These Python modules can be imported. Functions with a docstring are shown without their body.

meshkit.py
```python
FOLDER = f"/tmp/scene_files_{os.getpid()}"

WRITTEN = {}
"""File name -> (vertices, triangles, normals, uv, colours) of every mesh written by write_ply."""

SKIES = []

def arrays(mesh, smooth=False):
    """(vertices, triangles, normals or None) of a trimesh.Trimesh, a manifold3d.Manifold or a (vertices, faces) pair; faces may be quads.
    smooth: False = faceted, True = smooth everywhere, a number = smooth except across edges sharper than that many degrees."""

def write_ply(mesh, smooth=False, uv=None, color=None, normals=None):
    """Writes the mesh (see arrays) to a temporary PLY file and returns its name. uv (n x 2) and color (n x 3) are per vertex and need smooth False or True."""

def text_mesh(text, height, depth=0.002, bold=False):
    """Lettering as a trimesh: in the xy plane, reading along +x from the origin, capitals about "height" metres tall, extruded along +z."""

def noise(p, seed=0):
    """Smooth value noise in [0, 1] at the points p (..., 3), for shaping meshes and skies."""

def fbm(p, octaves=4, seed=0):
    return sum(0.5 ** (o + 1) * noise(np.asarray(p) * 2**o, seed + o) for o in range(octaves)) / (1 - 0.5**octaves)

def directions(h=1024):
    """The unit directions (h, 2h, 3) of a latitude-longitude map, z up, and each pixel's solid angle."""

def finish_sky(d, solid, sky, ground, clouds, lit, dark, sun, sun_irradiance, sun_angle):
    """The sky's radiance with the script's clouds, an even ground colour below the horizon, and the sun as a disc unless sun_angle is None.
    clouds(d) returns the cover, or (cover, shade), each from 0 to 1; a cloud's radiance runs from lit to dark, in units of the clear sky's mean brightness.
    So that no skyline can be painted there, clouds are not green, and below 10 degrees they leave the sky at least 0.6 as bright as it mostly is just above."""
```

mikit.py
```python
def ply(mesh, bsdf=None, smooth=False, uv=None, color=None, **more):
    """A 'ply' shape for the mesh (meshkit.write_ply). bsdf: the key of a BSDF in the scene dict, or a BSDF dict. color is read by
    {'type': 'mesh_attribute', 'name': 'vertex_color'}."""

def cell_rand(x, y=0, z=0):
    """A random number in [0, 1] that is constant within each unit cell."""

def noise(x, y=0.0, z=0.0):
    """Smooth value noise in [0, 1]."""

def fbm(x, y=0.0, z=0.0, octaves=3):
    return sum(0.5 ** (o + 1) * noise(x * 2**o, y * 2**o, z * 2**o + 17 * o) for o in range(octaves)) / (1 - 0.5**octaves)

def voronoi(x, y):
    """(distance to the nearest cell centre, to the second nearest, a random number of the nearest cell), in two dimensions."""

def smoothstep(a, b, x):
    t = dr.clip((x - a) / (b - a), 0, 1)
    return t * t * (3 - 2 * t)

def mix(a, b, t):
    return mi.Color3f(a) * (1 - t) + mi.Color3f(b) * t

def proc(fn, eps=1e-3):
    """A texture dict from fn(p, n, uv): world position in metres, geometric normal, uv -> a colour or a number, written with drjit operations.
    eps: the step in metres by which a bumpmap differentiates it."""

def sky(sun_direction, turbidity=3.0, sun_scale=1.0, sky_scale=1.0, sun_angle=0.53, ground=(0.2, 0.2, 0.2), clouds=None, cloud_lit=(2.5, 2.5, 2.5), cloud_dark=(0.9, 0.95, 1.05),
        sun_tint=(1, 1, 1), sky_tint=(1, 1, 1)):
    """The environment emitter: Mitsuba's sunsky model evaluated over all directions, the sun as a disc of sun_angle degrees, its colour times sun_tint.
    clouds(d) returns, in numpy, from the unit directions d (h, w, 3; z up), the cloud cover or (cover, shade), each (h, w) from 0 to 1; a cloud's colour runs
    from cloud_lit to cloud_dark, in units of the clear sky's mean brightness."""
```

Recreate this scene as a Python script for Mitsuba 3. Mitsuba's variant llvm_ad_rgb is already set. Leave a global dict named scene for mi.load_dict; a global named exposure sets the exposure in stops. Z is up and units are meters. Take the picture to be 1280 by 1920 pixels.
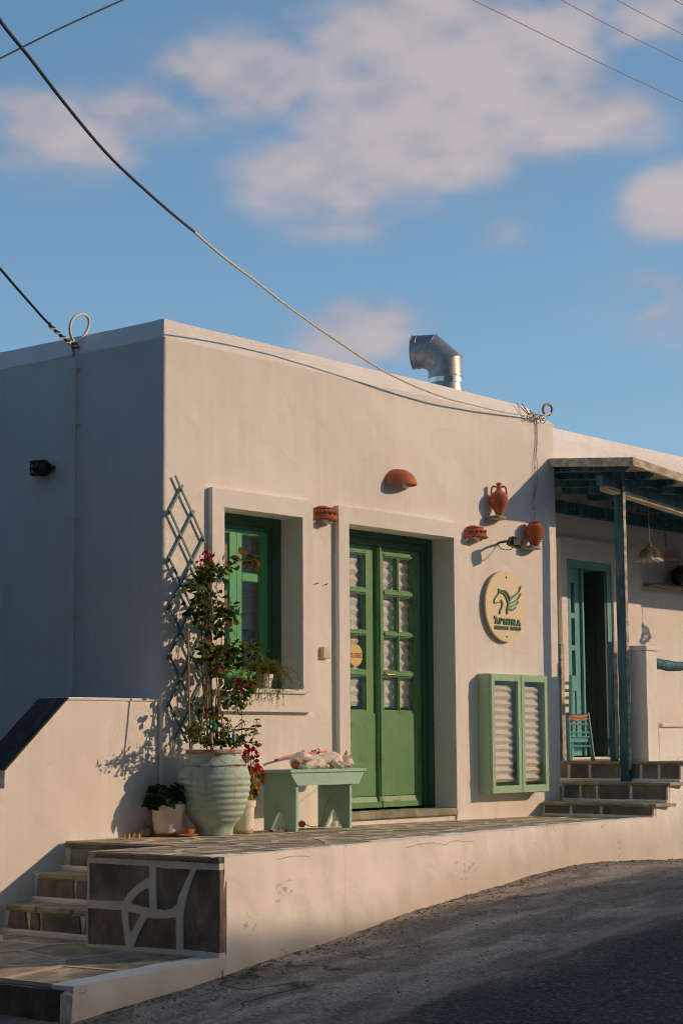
"""A white island house with a green door and window, its stone paved terrace, a porch beside it, low evening sun."""
import math
import numpy as np
import trimesh
import drjit as dr
import mitsuba as mi
import manifold3d as m3
from manifold3d import Manifold
from shapely import affinity, union_all
from shapely.geometry import Polygon, LineString, Point, box as sbox
from scipy.spatial import Voronoi
from scipy.ndimage import gaussian_filter1d
import mikit
import meshkit
from mikit import proc, noise, fbm, smoothstep, mix, voronoi

T = mi.ScalarTransform4f
scene, labels = {}, {}

# ------------------------------------------------------------------ camera, sky, exposure
EYE = np.array([-9.1394, -9.1522, 0.6162])
FWD = np.array([0.7649289, 0.6325228, 0.1216498])
UPV = np.array([-0.0899305, -0.0821373, 0.9925553])
RGT = np.array([0.6378058, -0.7701742, -0.0059462])
FPX = 3532.1
scene['camera'] = {'type': 'perspective', 'fov': 20.5405, 'fov_axis': 'x', 'near_clip': 0.1, 'far_clip': 3000.0,
                   'to_world': T().look_at(origin=EYE.tolist(), target=(EYE + FWD).tolist(), up=UPV.tolist())}
SUN = np.array([0.6347, -0.6792, 0.3686])


def cloud_cover(d):
    az = np.degrees(np.arctan2(d[..., 0], d[..., 1]))
    el = np.degrees(np.arcsin(np.clip(d[..., 2], -1, 1)))
    # the cloud bank over the house: azimuth, elevation, half widths, strength
    bank = [(54.2, 21.0, 3.3, 2.1, .64), (52.8, 18.7, 2.9, 1.9, .50), (50.2, 16.8, 2.3, 1.4, .36), (57.2, 18.9, 2.7, 1.2, .46),
            (46.8, 20.0, 2.2, 1.05, .50), (44.3, 19.3, 2.1, .9, .46), (41.4, 18.2, 2.0, 1.1, .42), (50.9, 12.5, 1.5, 1.1, .46),
            (60.9, 15.8, 1.3, 1.0, .46), (60.6, 13.0, 1.5, .9, .44), (55.6, 15.3, .9, .5, .16), (57.9, 13.2, .9, .5, .16), (60.0, 21.0, 1.3, .8, .34)]
    m = np.full(az.shape, .0)
    near = np.zeros(az.shape)
    for a, e, wa, we, s in bank:
        m = np.maximum(m, s * np.exp(-.5 * (((az - a) / wa) ** 2 + ((el - e) / we) ** 2) ** 1.3))
        near = np.maximum(near, np.exp(-.5 * (((az - 51) / 14) ** 2 + ((el - 16) / 9) ** 2) ** 2))
    q = np.stack([d[..., 0] * 1.0, d[..., 1] * 1.0, d[..., 2] * 1.6], -1)
    big = meshkit.fbm(q * 3.2 + 11, 4, 5)
    other = np.clip((big - .56) * 2.2, 0, .45)              # the rest of the sky carries scattered clouds of the same kind
    m = m * near + other * (1 - near)
    det = meshkit.fbm(q * 13 + 3, 6, 2) - .5
    fine = meshkit.fbm(q * 38 + 7, 5, 9) - .5
    wisp = meshkit.fbm(np.stack([d[..., 0] * 20, d[..., 1] * 20, d[..., 2] * 46], -1) + 2, 4, 13) - .5
    v = m + (det * 1.15 + fine * .8 + wisp * .5) * np.clip(m * 2.6, 0, 1)
    cover = (.5 * np.clip((v - .03) / .50, 0, 1) ** 1.1 + .5 * np.clip((v - .10) / .24, 0, 1)) * .84
    shade = np.clip(.42 - det * 1.8 - fine * 1.1 - (v - .3) * .5, 0, 1)
    return cover, shade


scene['sky'] = mikit.sky(SUN, turbidity=3.0, sun_scale=.6, sky_scale=1.15, sun_tint=(1.0, .90, .97), sky_tint=(.84, .97, 1.06), clouds=cloud_cover,
                         cloud_lit=(1.95, 1.68, 1.68), cloud_dark=(1.2, 1.14, 1.3), ground=(.16, .14, .12))
exposure = 1.9

# ------------------------------------------------------------------ helpers
rng = np.random.default_rng(11)


def ray(px, py):
    return FWD + RGT * (px - 640) / FPX - UPV * (py - 960) / FPX


def P(px, py, Y):
    """The point on the upright plane y = Y that the photograph shows at this pixel."""
    d = ray(px, py)
    return EYE + d * (Y - EYE[1]) / d[1]


def PX(px, py, X):
    d = ray(px, py)
    return EYE + d * (X - EYE[0]) / d[0]


def uniq(key):
    if key not in scene and key not in labels:
        return key
    n = 1
    while f'{key}_{n:03d}' in scene or f'{key}_{n:03d}' in labels:
        n += 1
    return f'{key}_{n:03d}'


def tag(key, label=None, cat=None, group=None, kind=None):
    e = labels.setdefault(key, {})
    for k, v in (('label', label), ('category', cat), ('group', group), ('kind', kind)):
        if v:
            e[k] = v
    return key


def thing(name, label, cat, group=None):
    return tag(uniq(name), label, cat, group)


def add(key, mesh, bsdf, smooth=False, color=None, **more):
    key = uniq(key)
    if isinstance(mesh, dict):
        scene[key] = {**mesh, **more}
    else:
        scene[key] = mikit.ply(mesh, bsdf, smooth=smooth, color=color, **more)
    return key


def cat(ms):
    return trimesh.util.concatenate([m for m in ms if m is not None and len(m.faces)])


def tm(v, f):
    return trimesh.Trimesh(np.asarray(v, float), np.asarray(f, int), process=False)


def hull(pts):
    return trimesh.convex.convex_hull(np.asarray(pts, float))


def bx(x0, x1, y0, y1, z0, z1, b=0.0):
    """A box, its edges chamfered by b."""
    lo, hi = np.minimum((x0, y0, z0), (x1, y1, z1)), np.maximum((x0, y0, z0), (x1, y1, z1))
    if b <= 0:
        return trimesh.creation.box(bounds=[lo, hi])
    b = min(b, .45 * (hi - lo).min())
    pts = []
    for sx in (0, 1):
        for sy in (0, 1):
            for sz in (0, 1):
                c = np.where([sx, sy, sz], hi, lo)
                s = np.where([sx, sy, sz], -1, 1) * b
                for k in range(3):
                    o = s.copy()
                    o[k] = 0
                    pts.append(c + o)
    return hull(pts)


def prism(poly, plane, a, b):
    """A shapely polygon drawn in 'xy', 'xz' or 'yz', from a to b along the third axis."""
    ms = []
    for g in getattr(poly, 'geoms', [poly]):
        if g.is_empty or g.area < 1e-9:
            continue
        m = trimesh.creation.extrude_polygon(g, abs(b - a), engine='earcut')
        v, f = np.array(m.vertices), np.array(m.faces)
        v[:, 2] += min(a, b)
        if plane == 'xz':
            v, f = v[:, [0, 2, 1]], f[:, ::-1]
        elif plane == 'yz':
            v = v[:, [2, 0, 1]]
        ms.append(tm(v, f))
    return cat(ms)


def bar(p, q, w, h, up=(0, 0, 1), b=0.0):
    """A straight bar of section w by h from p to q."""
    p, q = np.asarray(p, float), np.asarray(q, float)
    d = q - p
    L = np.linalg.norm(d)
    d = d / L
    s = np.cross(d, up)
    s = s / np.linalg.norm(s)
    u = np.cross(s, d)
    m = bx(-w / 2, w / 2, 0, L, -h / 2, h / 2, b)
    M = np.eye(4)
    M[:3, :3] = np.stack([s, d, u], 1)
    M[:3, 3] = p
    m.apply_transform(M)
    return m


def tube(path, r, n=8, closed=False, cap=True):
    path = np.asarray(path, float)
    k = len(path)
    r = np.broadcast_to(np.asarray(r, float), (k,))
    if closed:
        t = np.roll(path, -1, 0) - np.roll(path, 1, 0)
    else:
        t = np.gradient(path, axis=0)
    t /= np.linalg.norm(t, axis=1, keepdims=True) + 1e-12
    a = np.cross(t[0], (0.31, .2, .93))
    a /= np.linalg.norm(a)
    rings = []
    ph = np.linspace(0, 2 * np.pi, n, endpoint=False)
    for i in range(k):
        a = a - t[i] * (a @ t[i])
        a /= np.linalg.norm(a) + 1e-12
        b = np.cross(t[i], a)
        rings.append(path[i] + r[i] * (np.cos(ph)[:, None] * a + np.sin(ph)[:, None] * b))
    v = np.vstack(rings)
    f = []
    for i in range(k if closed else k - 1):
        j = (i + 1) % k
        for q in range(n):
            w = (q + 1) % n
            f += [[i * n + q, i * n + w, j * n + w], [i * n + q, j * n + w, j * n + q]]
    if cap and not closed:
        v = np.vstack([v, path[:1], path[-1:]])
        for q in range(n):
            w = (q + 1) % n
            f += [[len(v) - 2, w, q], [len(v) - 1, (k - 1) * n + q, (k - 1) * n + w]]
    return tm(v, f)


def curve(pts, n=40):
    """A smooth line through the points."""
    from scipy.interpolate import PchipInterpolator
    pts = np.asarray(pts, float)
    s = np.r_[0, np.cumsum(np.linalg.norm(np.diff(pts, axis=0), axis=1))]
    return PchipInterpolator(s, pts)(np.linspace(0, s[-1], n))


def lathe(profile, n=32, at=(0, 0, 0), wob=None):
    pr = np.asarray(profile, float)
    ph = np.linspace(0, 2 * np.pi, n, endpoint=False)
    v = np.stack([pr[:, None, 0] * np.cos(ph), pr[:, None, 0] * np.sin(ph), np.repeat(pr[:, 1:2], n, 1)], -1)
    if wob is not None:
        v = wob(v, ph)
    k = len(pr)
    f = []
    for i in range(k - 1):
        for q in range(n):
            w = (q + 1) % n
            f += [[i * n + q, i * n + w, (i + 1) * n + w], [i * n + q, (i + 1) * n + w, (i + 1) * n + q]]
    m = tm(v.reshape(-1, 3) + np.asarray(at), f)
    return m


def ball(c, r, s=2, k=(1, 1, 1)):
    m = trimesh.creation.icosphere(subdivisions=s, radius=1)
    m.apply_scale(np.asarray(k) * r)
    m.apply_translation(c)
    return m


def rough_up(m, size, amp, freq, seed=0, axis=None, keep=None):
    """Refines a mesh and pushes its surface in and out by smooth noise."""
    v, f = trimesh.remesh.subdivide_to_size(np.array(m.vertices), np.array(m.faces), size, max_iter=12)
    m = trimesh.Trimesh(v, f, process=True, merge_norm=True, merge_tex=True)
    v = np.array(m.vertices)
    o = np.stack([meshkit.fbm(v * freq + 31 * k, 3, seed + k) - .5 for k in range(3)], -1) * 2 * amp
    if axis is not None:
        o *= np.asarray(axis)
    if keep is not None:
        o *= keep(v)[:, None]
    return tm(v + o, m.faces)


def frame_rings(outer, inner):
    """A rectangle with a rectangular hole: (x0, x1, z0, z1) twice."""
    return sbox(outer[0], outer[2], outer[1], outer[3]).difference(sbox(inner[0], inner[2], inner[1], inner[3])) if False else \
        Polygon([(outer[0], outer[2]), (outer[1], outer[2]), (outer[1], outer[3]), (outer[0], outer[3])],
                [[(inner[0], inner[2]), (inner[1], inner[2]), (inner[1], inner[3]), (inner[0], inner[3])]])


def stroke(pts, w0, w1=None, n=24):
    """A pen stroke as a polygon, tapering from w0 to w1."""
    w1 = w0 if w1 is None else w1
    c = curve(pts, n)
    w = np.linspace(w0, w1, n) / 2
    return union_all([LineString(c[i:i + 2]).buffer((w[i] + w[i + 1]) / 2) for i in range(n - 1)])


def text_poly(text, height, bold=True):
    m = meshkit.text_mesh(text, height, .01, bold)
    v, f = np.array(m.vertices), np.array(m.faces)
    top = f[(v[f][:, :, 2] > .009).all(1)]
    return union_all([Polygon(v[t][:, :2]).buffer(1e-5) for t in top])


# ------------------------------------------------------------------ materials, each defined once
def rgb(c):
    return {'type': 'rgb', 'value': list(map(float, c))}


def mat(name, color, rough=.6, spec=.4, bump=None, eps=1e-3, **more):
    b = {'type': 'principled', 'base_color': color if isinstance(color, dict) else rgb(color), 'roughness': float(rough), 'specular': float(spec), **more}
    if bump is not None:
        b = {'type': 'bumpmap', 'tex': proc(bump, eps), 'scale': 1.0, 'bsdf': b}
    scene[name] = {'type': 'twosided', 'bsdf': b}


def f_plaster(p, n, uv):
    big = fbm(p.x * .9 + 3, p.y * .9, p.z * .8)
    streak = fbm(p.x * 23, p.y * 23, p.z * .8 + 4)
    smudge = smoothstep(.55, .80, fbm(p.x * 3.1 + 2, p.y * 3.1, p.z * 2.3))
    c = mix((.70, .665, .62), (.785, .76, .725), smoothstep(.2, .75, big * .68 + streak * .32))
    hair = smoothstep(.012, .004, dr.abs(fbm(p.x * 1.1 + 5, p.y * 1.1, p.z * 1.3) - .5)) * smoothstep(.56, .68, noise(p.x * 1.7, p.y * 1.7, p.z * 1.7 + 3))
    c = mix(c, (.50, .45, .40), hair * .14)
    return mix(c, (.66, .62, .56), smudge * .30)


def h_plaster(p, n, uv):
    return fbm(p.x * 5, p.y * 5, p.z * 4) * .011 + fbm(p.x * 13 + 4, p.y * 13, p.z * 9) * .003 + fbm(p.x * 45, p.y * 45, p.z * 30) * .0016


def f_lime(p, n, uv):
    big = fbm(p.x * 1.1, p.y * 1.1, p.z * 1.3)
    streak = fbm(p.x * 9, p.y * 9, p.z * .8)
    road = dr.minimum(dr.maximum(p.x, -2.7), 3.0) * .105 - .56      # height of the road along the foot of the wall
    foot = 1 - smoothstep(.0, .34, p.z - road + (noise(p.x * 7, p.y * 7, p.z * 3) - .5) * .12)
    c = mix((.71, .685, .645), (.80, .78, .75), smoothstep(.2, .75, big * .55 + streak * .45))
    c = mix(c, (.46, .42, .34), foot * .65)
    patch = smoothstep(.68, .73, fbm(p.x * 3.1 + 8, p.y * 3.1, p.z * 4.5)) * smoothstep(.56, .64, fbm(p.x * 34, p.y * 34, p.z * 44))
    c = mix(c, (.22, .15, .11), patch * .38)
    top = dr.maximum(p.x, 0) * -.0045 - .034 + (fbm(p.x * 4, 2.0, 5.0) - .5) * .055
    crack = smoothstep(.0045, .0015, dr.abs(p.z - top)) * smoothstep(.46, .54, noise(p.x * 3.3 + 7, 1.0)) * smoothstep(-1.55, -1.4, p.x) * smoothstep(2.2, 1.6, p.x)
    joint = smoothstep(.004, .001, dr.abs(p.x + .285 + (noise(p.z * 9, 3.0) - .5) * .02)) * .5
    c = mix(c, (.10, .075, .055), dr.maximum(crack * .5, joint * .4))
    drip = smoothstep(.72, .82, noise(p.x * 5.5 + 3, p.y * 5, 2.0)) * smoothstep(.40, .65, noise(p.x * 3, p.y * 3, p.z * 2.2))
    return mix(c, (.50, .47, .40), drip * .28)


def h_lime(p, n, uv):
    return fbm(p.x * 6, p.y * 6, p.z * 6) * .012 + fbm(p.x * 38, p.y * 38, p.z * 38) * .003


def stone_fn(a, b, c, s):
    def fn(p, n, uv):
        g = fbm(p.x * 3.3 + s, p.y * 3.3, p.z * 3.3)
        h = fbm(p.x * 26, p.y * 26 + s, p.z * 9)
        col = mix(a, b, smoothstep(.3, .7, g))
        col = mix(col, c, smoothstep(.52, .72, h) * .6)
        run = fbm(p.x * 11 + s, p.y * 11, p.z * 7, octaves=4)
        return col * (0.60 + .30 * noise(p.x * 140, p.y * 140, p.z * 140) + .55 * smoothstep(.3, .72, run))
    return fn


def h_stone(p, n, uv):
    return fbm(p.x * 16, p.y * 16, p.z * 16) * .006 + noise(p.x * 90, p.y * 90, p.z * 90) * .0009


def f_grout(p, n, uv):
    return mix((.56, .54, .49), (.78, .76, .72), fbm(p.x * 7, p.y * 7, p.z * 7))


def road_dust(p):
    edge = -3.22 - .055 * p.x * 1.0 + 0.0
    edge = -3.33 + .07 * p.x
    wob = (fbm(p.x * 1.4, p.y * 2.2) - .5) * .5
    return smoothstep(-.45, .45, p.y - edge + wob), p.y - edge


def f_road(p, n, uv):
    dust, d = road_dust(p)
    grain = noise(p.x * 95, p.y * 95)
    chip = smoothstep(.80, .9, noise(p.x * 55 + 5, p.y * 55))
    tar = mix((.014, .014, .017), (.070, .067, .066), grain)
    tar = tar * (.75 + .5 * fbm(p.x * .8, p.y * 2.6))
    tar = mix(tar, (.13, .125, .12), chip * .8)
    dirt = mix((.205, .18, .152), (.38, .335, .28), smoothstep(.3, .75, fbm(p.x * 2.2, p.y * 6.5)))
    dirt = dirt * (.62 + .7 * grain)
    c = mix(tar, dirt, dust * (.70 + .4 * fbm(p.x * 1.3 + 7, p.y * 3.9)))
    bare = smoothstep(.58, .70, fbm(p.x * 1.6 + 20, p.y * 3.4)) * smoothstep(.05, .35, d)
    c = mix(c, tar * 1.2, bare * .35)
    crack = smoothstep(.030, .0, dr.abs(fbm(p.x * 1.5 + 40, p.y * 1.7 + 9, octaves=4) - .5)) * smoothstep(.55, .7, noise(p.x * .7 + 1, p.y * .9))
    return mix(c, (.018, .017, .016), crack * .8)


def h_road(p, n, uv):
    return noise(p.x * 70, p.y * 70) * .004 + noise(p.x * 33, p.y * 33) * .004 + fbm(p.x * 5, p.y * 5) * .010


def f_line(p, n, uv):
    c = f_road(p, n, uv)
    dist = dr.abs(p.y - (-3.33 + .07 * p.x) + (noise(p.x * .5, 3.0) - .5) * .03)
    prof = smoothstep(.085, .015, dist + (noise(p.x * 9, p.y * 20) - .5) * .03)
    wear = smoothstep(.30, .62, noise(p.x * 60, p.y * 60) * .5 + fbm(p.x * 3, p.y * 9) * .5)
    return mix(c, (.235, .215, .185), prof * (.45 + .55 * wear) * smoothstep(.25, .5, fbm(p.x * .9 + 3, .5)))


def paint_fn(a, b, worn, amt, sx=3.0, sz=3.0):
    def fn(p, n, uv):
        g = fbm(p.x * sx + 5, p.y * sx, p.z * sz)
        brush = noise(p.x * 150, p.y * 150, p.z * 7) * .5 + noise(p.x * 60, p.y * 60, p.z * 3 + 5) * .5
        c = mix(a, b, smoothstep(.2, .8, g * .65 + brush * .35))
        w = smoothstep(.66, .74, fbm(p.x * 13, p.y * 13, p.z * 8 + 2)) * amt
        return mix(c, worn, w)
    return fn


def f_bluewood(p, n, uv):
    g = fbm(p.x * 22, p.y * 22, p.z * 3.0)
    c = mix((.018, .075, .115), (.035, .15, .21), smoothstep(.3, .7, g))
    w = smoothstep(.60, .70, fbm(p.x * 30, p.y * 30, p.z * 12 + 2)) * smoothstep(.45, .6, fbm(p.x * 4, p.y * 4, p.z * 2.4))
    return mix(c, (.20, .17, .13), w * .8)


def f_bleached(p, n, uv):
    g = fbm(p.x * 9, p.y * 26, p.z * 26)
    return mix((.30, .27, .20), (.56, .52, .42), smoothstep(.25, .75, g))


def f_terra(p, n, uv):
    g = fbm(p.x * 9, p.y * 9, p.z * 9)
    c = mix((.34, .105, .052), (.50, .165, .085), smoothstep(.25, .75, g))
    return mix(c, (.25, .075, .04), smoothstep(.6, .75, fbm(p.x * 30, p.y * 30, p.z * 22)) * .6)


def f_jar(p, n, uv):
    g = fbm(p.x * 7, p.y * 7, p.z * 9)
    c = mix((.33, .475, .42), (.41, .56, .49), smoothstep(.3, .7, g))
    soil = smoothstep(.50, .75, fbm(p.x * 9 + 3, p.y * 9, p.z * 5)) * smoothstep(.40, .0, p.z)
    c = mix(c, (.26, .235, .18), soil * .6)
    run = smoothstep(.60, .78, noise(p.x * 38, p.y * 38, p.z * 2.5))
    c = mix(c, (.30, .34, .29), run * .45)
    chip = smoothstep(.64, .70, fbm(p.x * 24, p.y * 24, p.z * 24)) * smoothstep(.36, .6, p.z)
    c = mix(c, (.34, .10, .075), chip)
    band = smoothstep(.004, .0, dr.abs(p.z - .468) - .008) * smoothstep(.50, .62, noise(p.x * 34, p.y * 34, 4.0))
    return mix(c, (.36, .11, .08), band * .8)


def f_rim(p, n, uv):
    g = smoothstep(.42, .62, fbm(p.x * 16, p.y * 16, p.z * 30))
    return mix((.42, .13, .085), (.38, .46, .40), g * .8)


def f_zinc(p, n, uv):
    v = voronoi(p.x * 40 + p.z * 17, p.y * 40 + p.z * 31)[2]
    return mix((.27, .285, .28), (.42, .43, .42), v * .5 + .5 * fbm(p.x * 6, p.y * 6, p.z * 6))


def f_pot(p, n, uv):
    rust = smoothstep(.045, .020, p.z + (noise(p.x * 30, p.y * 30, p.z * 30) - .5) * .03)
    return mix(mix((.72, .66, .56), (.80, .75, .66), fbm(p.x * 9, p.y * 9, p.z * 9)), (.36, .15, .07), rust * .75)


def f_fibre(p, n, uv):
    g = noise(p.x * 26, p.y * 170, p.z * 60)
    return mix((.30, .13, .06), (.62, .36, .20), g)


def f_blind(p, n, uv):
    g = noise(p.x * 12, 1.0, p.z * 230)
    return mix((.38, .27, .15), (.60, .45, .27), g)


mat('plaster', proc(f_plaster), .85, .2, h_plaster, 2e-3)
mat('limewash', proc(f_lime), .9, .15, h_lime, 2e-3)
mat('grout', proc(f_grout), .9, .15)
mat('joint_lime', (.50, .45, .36), .9, .15)
mat('smoky_glass', (.07, .065, .06), .3, .4)
mat('slate_grey', proc(stone_fn((.105, .105, .10), (.205, .20, .18), (.135, .115, .10), 1.0)), .7, .3, h_stone)
mat('slate_brown', proc(stone_fn((.135, .112, .10), (.215, .18, .158), (.115, .113, .11), 5.0)), .7, .3, h_stone)
mat('slate_green', proc(stone_fn((.13, .145, .12), (.22, .225, .185), (.17, .15, .12), 9.0)), .7, .3, h_stone)
mat('paving_grey', proc(stone_fn((.27, .24, .165), (.40, .35, .24), (.36, .27, .18), 2.0)), .6, .35, h_stone)
mat('paving_green', proc(stone_fn((.22, .215, .15), (.33, .305, .205), (.36, .30, .20), 7.0)), .6, .35, h_stone)
mat('asphalt', proc(f_road), .85, .3, h_road, 2e-3)
mat('worn_line', proc(f_line), .85, .3, h_road, 2e-3)
mat('earth', (.13, .11, .085), .95, .1)
mat('cement', proc(stone_fn((.06, .058, .058), (.095, .09, .088), (.12, .115, .11), 3.0)), .9, .15, h_stone)
mat('window_green', proc(paint_fn((.050, .33, .125), (.066, .38, .145), (.05, .26, .10), .4)), .38, .5)
mat('shaded_green', proc(paint_fn((.032, .105, .062), (.045, .13, .075), (.05, .09, .06), .5)), .45, .45)  # door and window green, darkened in the colour for the shaded recess
mat('gravel', (.20, .175, .14), .9, .2)
mat('door_green', proc(paint_fn((.075, .220, .085), (.120, .280, .108), (.085, .18, .075), .7, 4.0, 3.0)), .45, .45)
mat('mint_paint', proc(paint_fn((.30, .48, .325), (.335, .52, .36), (.30, .42, .30), .3)), .42, .45)
mat('bench_paint', proc(paint_fn((.32, .53, .43), (.35, .57, .465), (.30, .42, .34), .4)), .42, .45)
mat('blue_wood', proc(f_bluewood), .6, .35)
mat('bleached_wood', proc(f_bleached), .8, .25)
mat('teal_paint', proc(paint_fn((.085, .285, .30), (.115, .35, .355), (.17, .28, .25), .5)), .45, .45)
mat('trellis_paint', (.085, .19, .175), .5, .4)
mat('terracotta', proc(f_terra), .8, .25)
mat('jar_paint', proc(f_jar), .6, .35)
mat('jar_rim', proc(f_rim), .75, .3)
mat('zinc', proc(f_zinc), .46, .5, metallic=.85)
mat('bright_tape', (.80, .80, .78), .22, .5, metallic=1.0)
mat('white_pot', proc(f_pot), .5, .4)
mat('white_enamel', (.76, .72, .66), .45, .45)
mat('rush', proc(f_fibre), .8, .2)
mat('bamboo', proc(f_blind), .7, .3)
mat('curtain', (.78, .75, .68), .9, .1)
mat('dark_teal', (.022, .055, .06), .5, .4)  # teal of the open door leaf, doorway shade put into the colour
mat('dark_cloth', (.035, .03, .032), .9, .1)
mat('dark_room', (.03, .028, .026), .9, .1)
mat('black_rubber', (.018, .018, .02), .5, .4)
mat('black_iron', (.022, .021, .021), .5, .45)
mat('white_cable', (.62, .58, .50), .5, .4)
mat('grey_cable', (.30, .28, .25), .6, .3)
mat('rusty_wire', (.17, .115, .08), .7, .3)
mat('brass', (.55, .36, .15), .35, .5, metallic=.9)
mat('sign_cream', (.72, .60, .41), .5, .4)
mat('sign_green', (.085, .19, .12), .5, .4)
mat('closed_yellow', (.80, .62, .16), .55, .35)
mat('closed_red', (.30, .02, .05), .55, .35)
mat('card_green', (.05, .42, .32), .5, .4)
mat('beige_plastic', (.58, .50, .36), .45, .45)
mat('cane', (.34, .21, .13), .75, .25)
mat('pale_stake', (.46, .38, .29), .8, .2)
mat('pink_plastic', (.70, .12, .16), .4, .45)
mat('stem_green', (.10, .12, .04), .7, .3)
mat('stem_brown', (.12, .075, .045), .8, .2)
mat('soil', (.045, .034, .025), .95, .1)
mat('dry_leaf', (.36, .24, .10), .8, .2)
mat('white_grey', (.60, .58, .54), .7, .3)
mat('shell_pink', (.62, .40, .32), .5, .4)
mat('pale_lamp', (.55, .50, .44), .5, .4)
mat('pebble', (.34, .24, .19), .7, .3)
mat('blue_ornament', (.05, .30, .50), .45, .45)
mat('fur', {'type': 'mesh_attribute', 'name': 'vertex_color'}, .95, .08, sheen=.4)
scene['pane_glass'] = {'type': 'thindielectric', 'int_ior': 1.5, 'ext_ior': 1.0}
scene['bulb_glass'] = {'type': 'twosided', 'bsdf': {'type': 'principled', 'base_color': rgb((.62, .57, .48)), 'roughness': .12, 'specular': .6}}


def leaf_mat(name, c, t=.35):
    scene[name] = {'type': 'principledthin', 'base_color': rgb(c), 'roughness': .5, 'diff_trans': float(t) * 2, 'spec_trans': 0.0, 'eta': 1.4}


leaf_mat('leaf_dark', (.034, .058, .020), .25)
leaf_mat('leaf_mid', (.075, .115, .030), .40)
leaf_mat('leaf_olive', (.165, .175, .045), .45)
leaf_mat('leaf_dry', (.20, .125, .045), .40)
leaf_mat('leaf_fern', (.20, .235, .065), .45)
leaf_mat('leaf_succulent', (.022, .042, .016), .10)
leaf_mat('leaf_yellow', (.58, .40, .07), .35)
leaf_mat('leaf_red', (.30, .022, .03), .30)
leaf_mat('leaf_orange', (.42, .13, .05), .30)
leaf_mat('bract_pink', (.42, .010, .045), .35)
leaf_mat('bract_purple', (.20, .02, .13), .35)
leaf_mat('clip_green', (.05, .30, .16), .2)

# ------------------------------------------------------------------ the lie of the land
RX = np.array([-300, -40, -16, -10, -4, -2.62, -1.55, -1.12, -.32, .18, .73, 1.48, 2.32, 2.96, 3.45, 4.5, 5.24, 9, 30, 60, 300.])
RZ = np.array([-6, -3.2, -1.9, -1.40, -.89, -.744, -.632, -.595, -.533, -.484, -.437, -.393, -.335, -.310, -.312, -.352, -.385, -.45, -.5, -.5, -.5])


def road_z(x, y):
    return np.interp(x, RX, RZ) + .004 * np.clip(-y - 3.3, 0, 6)


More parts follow.
